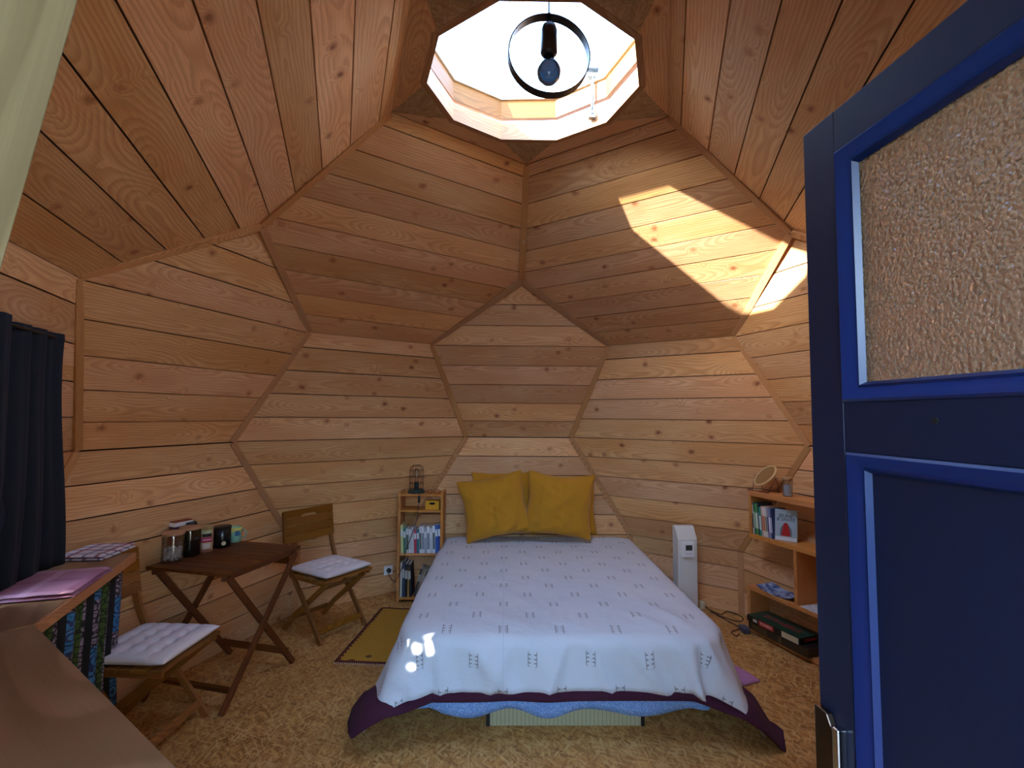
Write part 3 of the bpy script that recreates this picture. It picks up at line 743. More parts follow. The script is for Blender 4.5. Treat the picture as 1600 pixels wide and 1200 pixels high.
drape('curtain_cloth', 'navycurtain', -0.68, -0.040, 1.935, 0.905, 2.020, 0.020, 5, curtain, nC, tC, 2.0, edge=lambda u, v: -gap(1.935-1.03*v)*max(0, u*3-2))
MB().tube([tuple(cur_point(-0.72, 2.045)+Vector((0, 0, 1.915))), tuple(cur_point(0.48, 2.085)+Vector((0, 0, 1.915)))], 0.007).build('curtain_rail', 'blackmetal', curtain, smooth=True)

# ------------------------------------------------------------------ worktops on the left
T = Vector((0.80, -0.60, 0)).normalized()
corner = Vector((-1.655, -0.775, 0)); far = Vector((-1.955, 0.075, 0))
d1 = (far-corner).normalized(); n1 = Vector((-d1.y, d1.x, 0)); n1 = n1 if n1.x < 0 else -n1
n2 = Vector((-T.y, T.x, 0)); n2 = n2 if n2.x < 0 else -n2
ct = thing('worktop', 'wooden worktop under the navy curtain with towels on it', 'worktop')
W1, W2 = 0.40, 0.58
inner = corner + (n1*W1)
# mitre-free: first top runs far -> beyond the corner, second butts against it
q = [far, corner, corner-d1*0.0+(-d1)*0.02, corner+n1*W1-d1*0.38, far+n1*W1*0.78]
pl = [(p.x, p.y) for p in (far, corner, corner + n2*0.56, corner + n1*0.44 - d1*0.05, far + n1*0.29 + d1*0.01)]
def flatboard(nm, mat, parent, pl, z0, z1, ax):
    c_ = Vector((sum(p[0] for p in pl)/len(pl), sum(p[1] for p in pl)/len(pl), 0)); x_ = Vector(ax).normalized(); y_ = Vector((0, 0, 1)).cross(x_)
    m_ = frame(c_, x_, y_, Vector((0, 0, 1)))
    return MB().prism([((Vector((p[0], p[1], 0))-c_).dot(x_), (Vector((p[0], p[1], 0))-c_).dot(y_)) for p in pl], z0, z1).build(nm, mat, parent, m_, bevel=0.002, seg=1)
flatboard('worktop_board', 'counter', ct, pl, 0.862, 0.90, d1)
board('edge_strip', 'counter_edge', ct, far+Vector((0, 0, 0.880))-n1*0.006, corner+Vector((0, 0, 0.880))-n1*0.006, 0.012, 0.040)
for p_ in (far-d1*0.02+n1*0.25, corner+n2*0.5+d1*0.05): board('leg', 'pine', ct, (p_.x, p_.y, 0), (p_.x, p_.y, 0.86), 0.04, 0.04, side=(1, 0, 0))
ct2 = thing('worktop_return', 'large bare wooden worktop beside the doorway in front of the patterned cloth', 'worktop')
e0 = corner-n2*0.001; e1 = corner+T*1.30
pl2 = [(p.x, p.y) for p in (e0+T*0.002, e1, e1+n2*0.42, e0+T*0.95+n2*0.60, e0+T*0.002+n2*0.58)]
flatboard('worktop_board', 'counter', ct2, pl2, 0.862, 0.898, T)
board('joint_strip', 'chrome', ct2, corner+n2*0.12+Vector((0, 0, 0.899)), corner+n2*0.56+Vector((0, 0, 0.899)), 0.006, 0.004)
for p_ in (corner+T*0.10+n2*0.5, corner+T*1.2+n2*0.05, corner+T*1.2+n2*0.36): board('leg', 'pine', ct2, (p_.x, p_.y, 0), (p_.x, p_.y, 0.86), 0.04, 0.04, side=(1, 0, 0))
# patterned cloth under the worktop edge
wc = thing('patterned_curtain', 'african print cloth hanging under the worktop edge', 'curtain')
tt_ = (corner-far).normalized(); nn_ = -n1
base_d = far.dot(nn_) - 0.035
mbs = far.dot(tt_)+0.05
drape('print_cloth', 'wax', mbs, mbs+0.86, 0.858, 0.17, base_d, 0.020, 11, wc, nn_, tt_, 2.0, uvs=1.25)
MB().tube([tuple(nn_*base_d+tt_*mbs+Vector((0, 0, 0.852))), tuple(nn_*base_d+tt_*(mbs+0.86)+Vector((0, 0, 0.852)))], 0.004).build('wire', 'blackmetal', wc)

def cloth_stack(name, label, cat, mat, M, w, h, n, th, seed, group=None, spill=0.012):
    t_ = thing(name, label, cat, M, group)
    rs_ = random.Random(seed)
    for k_ in range(n):
        mb = MB(); NX, NY = 22, 16; mb.uv = []
        ww = w*(1-0.03*k_); hh = h*(1-0.05*k_); z0 = k_*th
        for side_ in (0, 1):
            for j in range(NY+1):
                for i in range(NX+1):
                    u = i/NX*2-1; v = j/NY*2-1
                    r_ = 1-max(abs(u), abs(v))**12
                    z_ = z0+(th*(0.5+0.45*(r_**0.5)) if side_ else th*(0.5-0.48*(r_**0.5)))
                    if side_: z_ += 0.0035*noise.noise((u*2+seed, v*2, k_))*r_
                    x_ = u*ww/2+0.006*noise.noise((v*3, seed, k_))*abs(u); y_ = v*hh/2+0.008*noise.noise((u*3, seed+5, k_))*abs(v)
                    mb.v.append((x_, y_, max(z_, z0 if k_ else 0.0005))); mb.uv.append((x_+k_*.03, y_+k_*.05))
        S = (NX+1)*(NY+1)
        for side_ in (0, 1):
            for j in range(NY):
                for i in range(NX): a = side_*S+j*(NX+1)+i; mb.f.append((a, a+1, a+NX+2, a+NX+1))
        rim = [i for i in range(NX+1)]+[(NX)+(NX+1)*j for j in range(1, NY+1)]+[NY*(NX+1)+i for i in range(NX-1, -1, -1)]+[(NX+1)*j for j in range(NY-1, 0, -1)]
        for a, b in zip(rim, rim[1:]+rim[:1]): mb.f.append((a, b, b+S, a+S))
        mb.build('fold' if k_ else 'towel', mat, t_, M, smooth=True)
    return t_
ang = math.atan2(d1.y, d1.x)
cloth_stack('tea_towel', 'folded white, red and blue checked tea towel at the far end of the worktop', 'towel', 'tea', TR((-2.11, 0.045, 0.9005), ang-0.25), 0.26, 0.22, 2, 0.013, 4)
cloth_stack('pink_towel', 'folded dusty pink towel with pale stripes on the worktop', 'towel', 'pink', TR((-1.905, -0.42, 0.9005), ang-0.02), 0.36, 0.27, 2, 0.013, 9)
gc = thing('green_cloth', 'dark green folded cloth half hidden behind the checked tea towel', 'cloth', TR((-2.215, -0.11, 0.9005), ang))
MB().box((0, 0, 0.012), (0.16, 0.08, 0.024)).build('cloth', solid('#26351f', 0.9), gc, WM[gc.name], bevel=0.010, seg=3)

# ------------------------------------------------------------------ folding table
TM = TR((-1.789, 0.643, 0), -R(104.8)+R(90))      # local x points to the room, local y along the long front edge
table = thing('folding_table', 'dark brown slatted folding table by the left wall', 'table', TM)
TH = 0.735; hx, hy = 0.268, 0.31
for i in range(9):
    y_ = -hy+0.034+i*(2*hy-0.068)/8
    board('slat', 'teak', table, (-hx, y_, TH-0.009), (hx, y_, TH-0.009), 0.0625, 0.018)
for sx in (-0.235, 0.235): board('apron', 'teak', table, (sx, -hy+0.02, TH-0.034), (sx, hy-0.02, TH-0.034), 0.022, 0.030)
for sx in (-0.245, 0.255):
    s2 = 1 if sx > 0 else -1
    board('leg', 'teak', table, (sx+0.012*s2, -0.30, 0.003), (sx+0.012*s2, 0.265, TH-0.03), 0.018, 0.036, side=(0, -1, 1))
    board('leg', 'teak', table, (sx-0.010*s2, 0.30, 0.003), (sx-0.010*s2, -0.265, TH-0.03), 0.018, 0.036, side=(0, 1, 1))
board('stretcher', 'teak', table, (-0.25, -0.235, 0.10), (0.26, -0.235, 0.10), 0.018, 0.040, side=(0, -1, 1.7))
board('stretcher', 'teak', table, (-0.24, 0.235, 0.10), (0.25, 0.235, 0.10), 0.018, 0.040, side=(0, 1, 1.7))
board('stretcher', 'teak', table, (-0.24, 0.23, TH-0.075), (0.25, 0.23, TH-0.075), 0.016, 0.050, side=(0, -1, 2))

# ------------------------------------------------------------------ folding chairs with tufted pads
def make_chair(label, M):
    t_ = thing('folding_chair', label, 'chair', M, 'wooden folding chairs at the table')
    W = 0.20
    for s_ in (-1, 1):
        ribbon('leg', 'acacia', t_, [(0.165, s_*W, 0.0), (0.05, s_*W, 0.155), (-0.09, s_*W, 0.33), (-0.185, s_*W, 0.445), (-0.232, s_*W, 0.55), (-0.262, s_*W, 0.66), (-0.289, s_*W, 0.852)], 0.018, 0.036, (0, 1, 0))
        ribbon('leg', 'acacia', t_, [(-0.285, s_*(W-0.028), 0.0), (-0.16, s_*(W-0.028), 0.13), (0.03, s_*(W-0.028), 0.285), (0.175, s_*(W-0.028), 0.405)], 0.018, 0.036, (0, 1, 0))
        board('seat_rail', 'acacia', t_, (-0.20, s_*(W-0.008), 0.408), (0.20, s_*(W-0.008), 0.408), 0.020, 0.026)
    for i in range(6):
        x_ = -0.178+i*0.0715
        board('seat_slat', 'acacia', t_, (x_, -0.215, 0.428), (x_, 0.215, 0.428), 0.062, 0.014)
    board('stretcher', 'acacia', t_, (0.118, -0.19, 0.07), (0.118, 0.19, 0.07), 0.020, 0.040, side=(-1, 0, 1.3))
    board('stretcher', 'acacia', t_, (-0.235, -0.165, 0.085), (-0.235, 0.165, 0.085), 0.018, 0.036, side=(1, 0, 1))
    board('stretcher', 'acacia', t_, (0.10, -0.165, 0.355), (0.10, 0.165, 0.355), 0.018, 0.030, side=(1, 0, 1))
    # backrest: four slats, the top two share a hand slot
    bu = Vector((-0.13, 0, 0.99)).normalized(); b0 = Vector((-0.243, 0, 0.628))
    for i in range(4):
        c_ = b0+bu*(0.030+i*0.0600)
        if i < 2 or i == 2 or i == 3:
            if i == 3:
                # upper slat with the slot cut from its lower edge
                m_ = frame(c_, Vector((0, 1, 0)), bu, Vector((0, 1, 0)).cross(bu))
                N = 8; arc = [(0.075*math.cos(PI*k_/N), -0.030+0.020*math.sin(PI*k_/N)**0.5) for k_ in range(N+1)]
                top = [(-0.22, 0.030), (-0.22, -0.030)]
                pts = [(-0.22, -0.030)]+[(x_, y_) for x_, y_ in reversed(arc)]+[(0.22, -0.030), (0.22, 0.030), (-0.22, 0.030)]
                pm = MB(); n_ = len(pts)
                # strip-wise so the concave outline stays clean
                xs_ = sorted(set([-0.22, 0.22]+[p_[0] for p_ in arc]))
                lo = dict((round(x_, 5), y_) for x_, y_ in arc)
                for z_ in (-0.006, 0.006):
                    for x_ in xs_: pm.v.append((x_, lo.get(round(x_, 5), -0.028), z_)); pm.v.append((x_, 0.028, z_))
                K = len(xs_); 
                for a in range(K-1):
                    i0 = 2*a; pm.f += [(i0, i0+1, i0+3, i0+2), (2*K+i0, 2*K+i0+2, 2*K+i0+3, 2*K+i0+1), (i0, i0+2, 2*K+i0+2, 2*K+i0), (i0+1, 2*K+i0+1, 2*K+i0+3, i0+3)]
                pm.f += [(0, 2*K, 2*K+1, 1), (2*K-2, 2*K-1, 4*K-1, 4*K-2)]
                pm.build('back_slat', 'acacia', t_, M @ m_)
            else:
                board('back_slat', 'acacia', t_, c_-Vector((0, 0.22, 0)), c_+Vector((0, 0.22, 0)), 0.056, 0.012, side=Vector((0, 1, 0)).cross(bu))
    return t_
def make_pad(label, M):
    mb = MB(); N = 44; S = (N+1)**2; w = 0.415
    for side_ in (0, 1):
        for j in range(N+1):
            for i in range(N+1):
                u = i/N*2-1; v = j/N*2-1
                e = max(1e-4, (1-abs(u)**4)*(1-abs(v)**4)); hgt = 0.5*0.062*e**0.42
                tf = 0
                for a in (-0.57, -0.19, 0.19, 0.57):
                    for b in (-0.57, -0.19, 0.19, 0.57): tf += math.exp(-((u-a)**2+(v-b)**2)/0.010)
                fold = 0.35*abs(math.cos(PI*(u-0.19)/0.38*1))**6
                hh = hgt*(1-0.60*min(1, tf)-0.22*sum(math.exp(-((u-a)/0.045)**2) for a in (-0.57, -0.19, 0.19, 0.57)))
                pin = 1-0.05*(1-abs(u)**2)*abs(v)**6; pin2 = 1-0.05*(1-abs(v)**2)*abs(u)**6
                mb.v.append((u*w/2*pin2, v*w/2*pin, 0.026+(hh if side_ else -min(hgt, 0.0245))))
    for side_ in (0, 1):
        for j in range(N):
            for i in range(N): a = side_*S+j*(N+1)+i; mb.f.append((a, a+1, a+N+2, a+N+1))
    rim = [i for i in range(N+1)]+[N+(N+1)*j for j in range(1, N+1)]+[N*(N+1)+i for i in range(N-1, -1, -1)]+[(N+1)*j for j in range(N-1, 0, -1)]
    for a, b in zip(rim, rim[1:]+rim[:1]): mb.f.append((a, b, b+S, a+S))
    o = mb.build('seat_pad', 'cushion', None, M, smooth=True)
    return tag(o, label, 'cushion', 'seat pads')
CH1 = TR((-1.855, 0.095, 0), R(-3)); CH2 = TR((-1.419, 1.3635, 0), R(-32))
make_chair('wooden folding chair between the worktop and the table', CH1)
c2 = make_chair('wooden folding chair facing the bed with slotted slatted back', CH2)
make_pad('white tufted seat pad on the chair next to the worktop', CH1 @ Matrix.Translation((0.005, 0, 0.436)))
make_pad('white tufted seat pad on the chair between table and narrow shelf', CH2 @ Matrix.Translation((0.005, 0, 0.436)))

# ------------------------------------------------------------------ things on the table
def lathe_thing(name, label, cat, loc, parts, group=None):
    t_ = thing(name, label, cat, loc, group)
    for nm, prof, mat in parts: MB().lathe(prof, (0, 0, 0), 28).build(nm, mat, t_, angle=40)
    return t_
def jar(name, label, loc, r, h, glass, lid, group=None):
    t_ = thing(name, label, 'jar', loc, group)
    MB().lathe([(r*0.9, 0), (r, 0.006), (r, h-0.012), (r*0.93, h), (r*0.90, h), (r*0.965, h-0.014), (r*0.965, 0.010), (0.001, 0.008)], (0, 0, 0), 28).build('glass_body', glass, t_, angle=45)
    MB().lathe([(r*0.95, h), (r*1.02, h+0.002), (r*1.02, h+0.014), (r*0.98, h+0.016)], (0, 0, 0), 28).build('lid', lid, t_, angle=45)
    return t_
ZT_ = TH+0.0008
j1 = jar('storage_jar', 'glass jar with wooden lid half full of white sugar cubes', (-2.045, 0.515, ZT_), 0.056, 0.150, 'jar', 'lidwood')
rs = random.Random(5)
for k_ in range(5):
    for i in range(12):
        a = i/12*2*PI+k_*0.4; rr = 0.040 if i % 3 else 0.018
        rot = Matrix.Rotation(rs.uniform(0, PI), 3, 'Z') @ Matrix.Rotation(rs.uniform(-.5, .5), 3, 'X')
        MB().box((0, 0, 0), (0.015, 0.013, 0.013), rot).build('sugar_cube', 'cushion', j1, WM[j1.name] @ Matrix.Translation((rr*math.cos(a), rr*math.sin(a), 0.018+k_*0.0135)), bevel=0.0015, seg=1)
j2 = jar('storage_jar', 'glass jar with wooden lid and dark contents behind the sugar jar', (-2.02, 0.630, ZT_), 0.058, 0.155, 'darkjar', 'lidwood')
MB().lathe([(0.052, 0.010), (0.052, 0.098), (0.02, 0.102)], (0, 0, 0), 20).build('contents', solid('#2c2a1c', 0.9), j2, angle=40)
bt = thing('dark_bottle', 'black topped dark glass bottle between jar and canister', 'bottle', (-2.085, 0.735, ZT_))
MB().lathe([(0.030, 0), (0.033, 0.004), (0.033, 0.11), (0.022, 0.135), (0.020, 0.15)], (0, 0, 0), 20).build('bottle_body', solid('#16171c', 0.15), bt, angle=45)
MB().lathe([(0.034, 0.146), (0.036, 0.15), (0.036, 0.172), (0.030, 0.178)], (0, 0, 0), 20).build('cap', 'black', bt, angle=45)
bx = thing('cocoa_box', 'brown and orange carton with white band behind the jars', 'box', TR((-2.12, 0.700, ZT_), R(70)))
MB().box((0, 0, 0.097), (0.115, 0.05, 0.194)).build('carton', solid('#8a3c1a', 0.5), bx, bevel=0.001)
MB().box((0, 0, 0.176), (0.117, 0.052, 0.024)).build('white_band', 'whitepl', bx)
MB().box((0, 0, 0.158), (0.117, 0.052, 0.010)).build('navy_band', solid('#2b2c5c', 0.5), bx)
cn = thing('drink_canister', 'cream canister with pink band and cup picture on the table', 'canister', TR((-1.985, 0.735, ZT_), R(-50)))
MB().lathe([(0.037, 0), (0.038, 0.003), (0.038, 0.130), (0.036, 0.134)], (0, 0, 0), 28).build('can', solid('#c9ab7e', 0.4), cn, angle=45)
MB().lathe([(0.039, 0.134), (0.040, 0.136), (0.040, 0.152), (0.036, 0.154)], (0, 0, 0), 28).build('cap', solid('#b39a68', 0.4), cn, angle=45)
def arc_patch(nm, mat, parent, r, z0, z1, a0, a1, n=10):
    mb = MB()
    for i in range(n+1):
        a = a0+(a1-a0)*i/n; mb.v += [(r*math.cos(a), r*math.sin(a), z0), (r*math.cos(a), r*math.sin(a), z1)]
    for i in range(n): mb.f.append((2*i, 2*i+2, 2*i+3, 2*i+1))
    return mb.build(nm, mat, parent, smooth=True)
arc_patch('green_label', solid('#a9c9a0'), cn, 0.0386, 0.112, 0.128, -0.8, 0.8)
arc_patch('black_label', solid('#1c1216'), cn, 0.0387, 0.090, 0.110, -0.75, 0.75)
arc_patch('pink_label', solid('#b3315c'), cn, 0.0386, 0.058, 0.088, -0.9, 0.9)
arc_patch('pale_label', solid('#e6b9c6'), cn, 0.0389, 0.070, 0.077, -0.7, 0.7)
arc_patch('cup_picture', solid('#dcd3cc'), cn, 0.0388, 0.022, 0.052, -0.55, 0.55)
arc_patch('red_label', solid('#8d1f26'), cn, 0.0386, 0.006, 0.014, -0.8, 0.8)
bc = thing('black_canister', 'black cylindrical canister with small round sticker', 'canister', TR((-1.94, 0.835, ZT_), R(-50)))
MB().lathe([(0.048, 0), (0.050, 0.003), (0.050, 0.112), (0.048, 0.114)], (0, 0, 0), 30).build('can', solid('#0c0f14', 0.25), bc, angle=45)
MB().lathe([(0.051, 0.115), (0.052, 0.117), (0.052, 0.130), (0.049, 0.132)], (0, 0, 0), 30).build('cap', solid('#1a1716', 0.4), bc, angle=45)
dm = MB(); dm.v.append((0.0506, 0, 0.030))
for i in range(16): a = i/16*2*PI; yy_ = 0.013*math.cos(a); dm.v.append((math.sqrt(0.0506**2-yy_**2), yy_, 0.030+0.013*math.sin(a)))
for i in range(16): dm.f.append((0, 1+i, 1+(i+1) % 16))
dm.build('round_sticker', solid('#d8cfa2'), bc)
mg = thing('mint_mug', 'mint green and yellow mug with blue picture beside the black canister', 'mug', TR((-1.925, 0.960, ZT_), R(-45)))
MB().lathe([(0.034, 0), (0.038, 0.004), (0.040, 0.06), (0.041, 0.098), (0.038, 0.098), (0.036, 0.06), (0.034, 0.008), (0.001, 0.007)], (0, 0, 0), 28).build('cup', solid('#8fc7b2', 0.3), mg, angle=50)
MB().lathe([(0.0412, 0.070), (0.0418, 0.098), (0.0408, 0.099), (0.0405, 0.071)], (0, 0, 0), 28).build('yellow_rim_band', solid('#d7cf6a', 0.3), mg, angle=50)
MB().tube([(0.034, 0.030, 0.078), (0.052, 0.046, 0.080), (0.060, 0.053, 0.055), (0.052, 0.046, 0.028), (0.034, 0.030, 0.026)], 0.005).build('handle', solid('#8fc7b2', 0.3), mg, smooth=True)
arc_patch('blue_picture', solid('#3f6f96'), mg, 0.0420, 0.045, 0.078, -0.3, 0.45)

# ------------------------------------------------------------------ narrow bookshelf beside the bed
SX0, SX1, SY0, SY1 = -1.040, -0.655, 1.90, 2.10
bs = thing('narrow_bookshelf', 'tall narrow open wooden bookshelf left of the bed', 'bookshelf', (0, 0, 0))
for x_ in (SX0+0.011, SX1-0.011): board('side_panel', 'pine', bs, (x_, (SY0+SY1)/2, 0), (x_, (SY0+SY1)/2, 0.925), 0.022, 0.20, side=(0, 1, 0))
for z_ in (0.900, 0.765, 0.400, 0.035): board('shelf', 'pine', bs, (SX0+0.0225, (SY0+SY1)/2, z_), (SX1-0.0225, (SY0+SY1)/2, z_), 0.198, 0.018)
def book(label, M, w, h, d, col, group, cat='book', spinecol=None, band=None):
    """origin at the spine's bottom-left front; w thick (x), h tall (z), d deep (y)"""
    t_ = thing('book', label, cat, M, group)
    c_ = solid(col, 0.45); mb = MB(); th = 0.0018
    mb.box((th/2, d/2, h/2), (th, d, h)).box((w-th/2, d/2, h/2), (th, d, h)).box((w/2, th/2, h/2), (w-2*th, th, h))
    mb.build('cover', c_, t_)
    MB().box((w/2, d/2+0.001, h/2), (w-2*th-0.0004, d-2*th-0.004, h-0.006)).build('pages', 'paper', t_)
    if band:
        for (z0, z1, bc_) in band: MB().box((w/2, -0.0002, (z0+z1)/2*h), (w*0.8, 0.0012, (z1-z0)*h)).build('spine_print', solid(bc_, 0.5), t_)
    return t_
rs = random.Random(11)
row1 = [('#c7cf8e', 'pale green'), ('#3e7a66', 'dark teal'), ('#cdd0d2', 'white'), ('#dcdde0', 'white and pink'), ('#c9cbd2', 'pale grey'), ('#b5384c', 'red'), ('#2f6f80', 'teal'), ('#cfd6dd', 'white and blue'), ('#d8dade', 'white'), ('#9aa6b0', 'grey'), ('#e0e1e3', 'white'), ('#c3c9cc', 'light grey'), ('#dfe3ea', 'white'), ('#2c59a8', 'blue'), ('#1e3f86', 'dark blue')]
ordn = ['leftmost', 'second from left', 'third from left', 'fourth from left', 'fifth from left', 'sixth from left', 'seventh from left', 'middle', 'eighth from right', 'seventh from right', 'sixth from right', 'fifth from right', 'fourth from right', 'second from right', 'rightmost']
hts = [.235, .215, .205, .20, .215, .195, .20, .225, .225, .215, .225, .21, .23, .235, .24]
x_ = SX0+0.030
for i, (c_, nm) in enumerate(row1):
    w_ = 0.0185+0.005*rs.random()
    bd = [(0.15, 0.75, rs.choice(['#7b8696', '#a2404f', '#4d6f9f', '#55615c', '#c6c9cf']))] if i in (2, 3, 4, 7, 8, 10, 12) else [(0.6, 0.85, '#d8dde0')]
    book('%s book, %s on the upper row of the narrow bookshelf' % (nm, ordn[i]), TR((x_, SY0+0.012, 0.4098)) @ Matrix.Rotation(R(-2.0), 4, 'Y'), w_, hts[i], 0.14, c_, 'books on the middle shelf of the narrow bookshelf', band=bd)
    x_ += w_+0.0016
row2 = [('#c9c4ae', 'cream', .285, .016, 0), ('#2b4663', 'navy', .29, .020, 0), ('#17181c', 'black', .275, .024, 0), ('#b98a35', 'ochre', .26, .012, 0), ('#20222a', 'charcoal', .27, .022, -3), ('#3c3a3a', 'dark grey', .24, .016, 14), ('#8c7f66', 'tan', .235, .012, 14), ('#b8ab8e', 'beige', .225, .012, 15), ('#6f6a5c', 'olive grey', .22, .012, 15), ('#2f7d52', 'green', .225, .018, 15)]
x_ = SX0+0.028; 
pos2 = ['leftmost', 'second from left', 'third from left', 'fourth from left', 'fifth from left', 'sixth from left', 'fourth from right', 'third from right', 'second from right', 'rightmost']
for i, (c_, nm, h_, w_, lean) in enumerate(row2):
    if i == 5: x_ += 0.012
    book('%s book, %s in the bottom row of the narrow bookshelf' % (nm, pos2[i]), TR((x_, SY0+0.012, 0.0448+w_*math.sin(R(max(0, lean))))) @ Matrix.Rotation(R(lean), 4, 'Y'), w_, h_, 0.15, c_, 'books on the bottom shelf of the narrow bookshelf', band=[(0.55, 0.8, '#b9b6ab')])
    x_ += w_/math.cos(R(lean))+0.0016
yb = thing('yellow_storage_box', 'small yellow box with a hand hole in the top bay of the bookshelf', 'box', (-0.752, 1.925, 0.7748))
MB().box((0, 0.05, 0.037), (0.118, 0.10, 0.074)).build('box_body', solid('#d99a06', 0.5), yb, bevel=0.002)
hm = MB(); hm.lathe([(0.014, 0), (0.014, 0.002)], (0, 0, 0), 16); hm.v = [(x*1.9, -z-0.0004, y*0.75+0.052) for x, y, z in hm.v]; hm.build('hand_hole', 'screw', yb)
# caged lamp
cl = thing('caged_lamp', 'black wire cage lamp with clear bulb on top of the narrow bookshelf', 'lamp', (-0.900, 1.985, 0.9095))
MB().lathe([(0.070, 0), (0.074, 0.004), (0.074, 0.018), (0.066, 0.026), (0.022, 0.030), (0.020, 0.032)], (0, 0, 0), 30).build('lamp_base', solid('#1f3337', 0.3), cl, angle=40)
MB().lathe([(0.019, 0.03), (0.021, 0.034), (0.021, 0.085), (0.016, 0.09)], (0, 0, 0), 20).build('socket', solid('#10262c', 0.3), cl, angle=40)
MB().lathe([(0.013, 0.09), (0.018, 0.11), (0.029, 0.15), (0.029, 0.175), (0.018, 0.20), (0.002, 0.208)], (0, 0, 0), 20).build('light_bulb', 'jar', cl, smooth=True)
cg = MB()
for z_ in (0.03, 0.085, 0.14, 0.195): cg.tube([(0.060*math.cos(a*PI/12), 0.060*math.sin(a*PI/12), z_) for a in range(24)], 0.0018, 6, True)
for k_ in range(8):
    a = k_*PI/4; ca, sa = math.cos(a), math.sin(a)
    cg.tube([(0.060*ca, 0.060*sa, 0.02), (0.060*ca, 0.060*sa, 0.20), (0.053*ca, 0.053*sa, 0.222), (0.034*ca, 0.034*sa, 0.236), (0.002*ca, 0.002*sa, 0.240)], 0.0018, 6)
cg.build('wire_cage', 'blackmetal', cl, smooth=True)
lc = thing('lamp_cord', 'dark cord with switch hanging down the front of the narrow bookshelf', 'cord')
cp = [(-0.86, 1.95, 0.912), (-0.862, 1.905, 0.914), (-0.858, 1.893, 0.89), (-0.860, 1.893, 0.86), (-0.865, 1.893, 0.80), (-0.875, 1.893, 0.70), (-0.90, 1.893, 0.62), (-0.93, 1.89, 0.53), (-0.965, 1.89, 0.44), (-0.975, 1.89, 0.36), (-1.00, 1.89, 0.28), (-1.045, 1.895, 0.19), (-1.085, 1.95, 0.17), (-1.14, 2.05, 0.19), (-1.155, 2.09, 0.202)]
def smoothpts(P, n=5):
    P = [Vector(p) for p in P]; out = []
    for i in range(len(P)-1):
        p0 = P[max(i-1, 0)]; p1 = P[i]; p2 = P[i+1]; p3 = P[min(i+2, len(P)-1)]
        for k_ in range(n):
            t = k_/n; out.append(0.5*((2*p1)+(p2-p0)*t+(2*p0-5*p1+4*p2-p3)*t*t+(3*p1-p0-3*p2+p3)*t**3))
    out.append(P[-1]); return out
MB().tube(smoothpts(cp), 0.0028, 6).build('cable', 'cord', lc, smooth=True)
MB().box((-0.860, 1.889, 0.868), (0.020, 0.014, 0.058)).build('inline_switch', 'black', lc, bevel=0.004)
gs = thing('spectacles', 'tangled dark red glasses on the right of the bookshelf top', 'glasses', (-0.745, 1.96, 0.9100))
g_ = MB()
for sx in (-0.032, 0.032): g_.tube([(sx+0.026*math.cos(a*PI/9), -0.035, 0.020+0.016*math.sin(a*PI/9)) for a in range(18)], 0.0022, 6, True)
g_.tube([(-0.008, -0.035, 0.022), (0, -0.036, 0.026), (0.008, -0.035, 0.022)], 0.002, 6)
g_.build('frame', 'redcord', gs, smooth=True)
for sx in (-1, 1): MB().tube([(sx*0.058, -0.035, 0.022), (sx*0.062, 0.02, 0.020), (sx*0.055, 0.07, 0.006)], 0.002, 6).build('temple', 'redcord', gs, smooth=True)
# wall socket
sk = thing('wall_socket', 'white wall socket with dark plug left of the narrow bookshelf', 'socket')
kn = Vector((0.582, -0.813, 0)).normalized(); kt = Vector((0, 0, 1)).cross(kn)
sp = dv(4, -24.885); sp2 = dv(4, -47.115); dirk = (sp2-sp).normalized()
kn = Vector((-dirk.y, dirk.x, 0)); kn = kn if kn.dot(sp) < 0 else -kn
sm = frame(Vector((sp.x, sp.y, 0))+dirk*0.165+kn*0.001+Vector((0, 0, 0.205)), dirk, Vector((0, 0, 1)), dirk.cross(Vector((0, 0, 1))))
sg = 1 if dirk.cross(Vector((0, 0, 1))).dot(kn) > 0 else -1
MB().box((0, 0, sg*0.006), (0.08, 0.08, 0.012)).build('face_plate', 'whitepl', sk, sm, bevel=0.003)
MB().lathe([(0.020, sg*0.012), (0.019, sg*0.032), (0.012, sg*0.036)], (0, 0, 0), 20).build('plug', solid('#1b2430', 0.4), sk, sm, angle=40)

# ------------------------------------------------------------------ bed
BX0, BX1, BY0, BY1, BH = -0.62, 0.97, 0.17, 2.165, 0.495
bed = thing('bed', 'double mattress on a low tatami base against the back wall', 'bed')
MB().prism([(BX0+0.02, BY0+0.02), (BX1-0.02, BY0+0.02), (BX1-0.02, BY1-0.08), (BX0+0.02, BY1-0.08)], 0.125, BH-0.05).build('mattress', 'mattress', bed, bevel=0.05, seg=3)
tm = Matrix.Translation((0.192, 1.03, 0)); MB().box((0, 0, 0.061), (0.775, 1.66, 0.115)).build('tatami_base', 'tatami', bed, tm, bevel=0.004)
for sx in (-1, 1): MB().box((sx*0.397, 0, 0.061), (0.020, 1.664, 0.118)).build('black_edging', 'black', bed, tm, bevel=0.003)

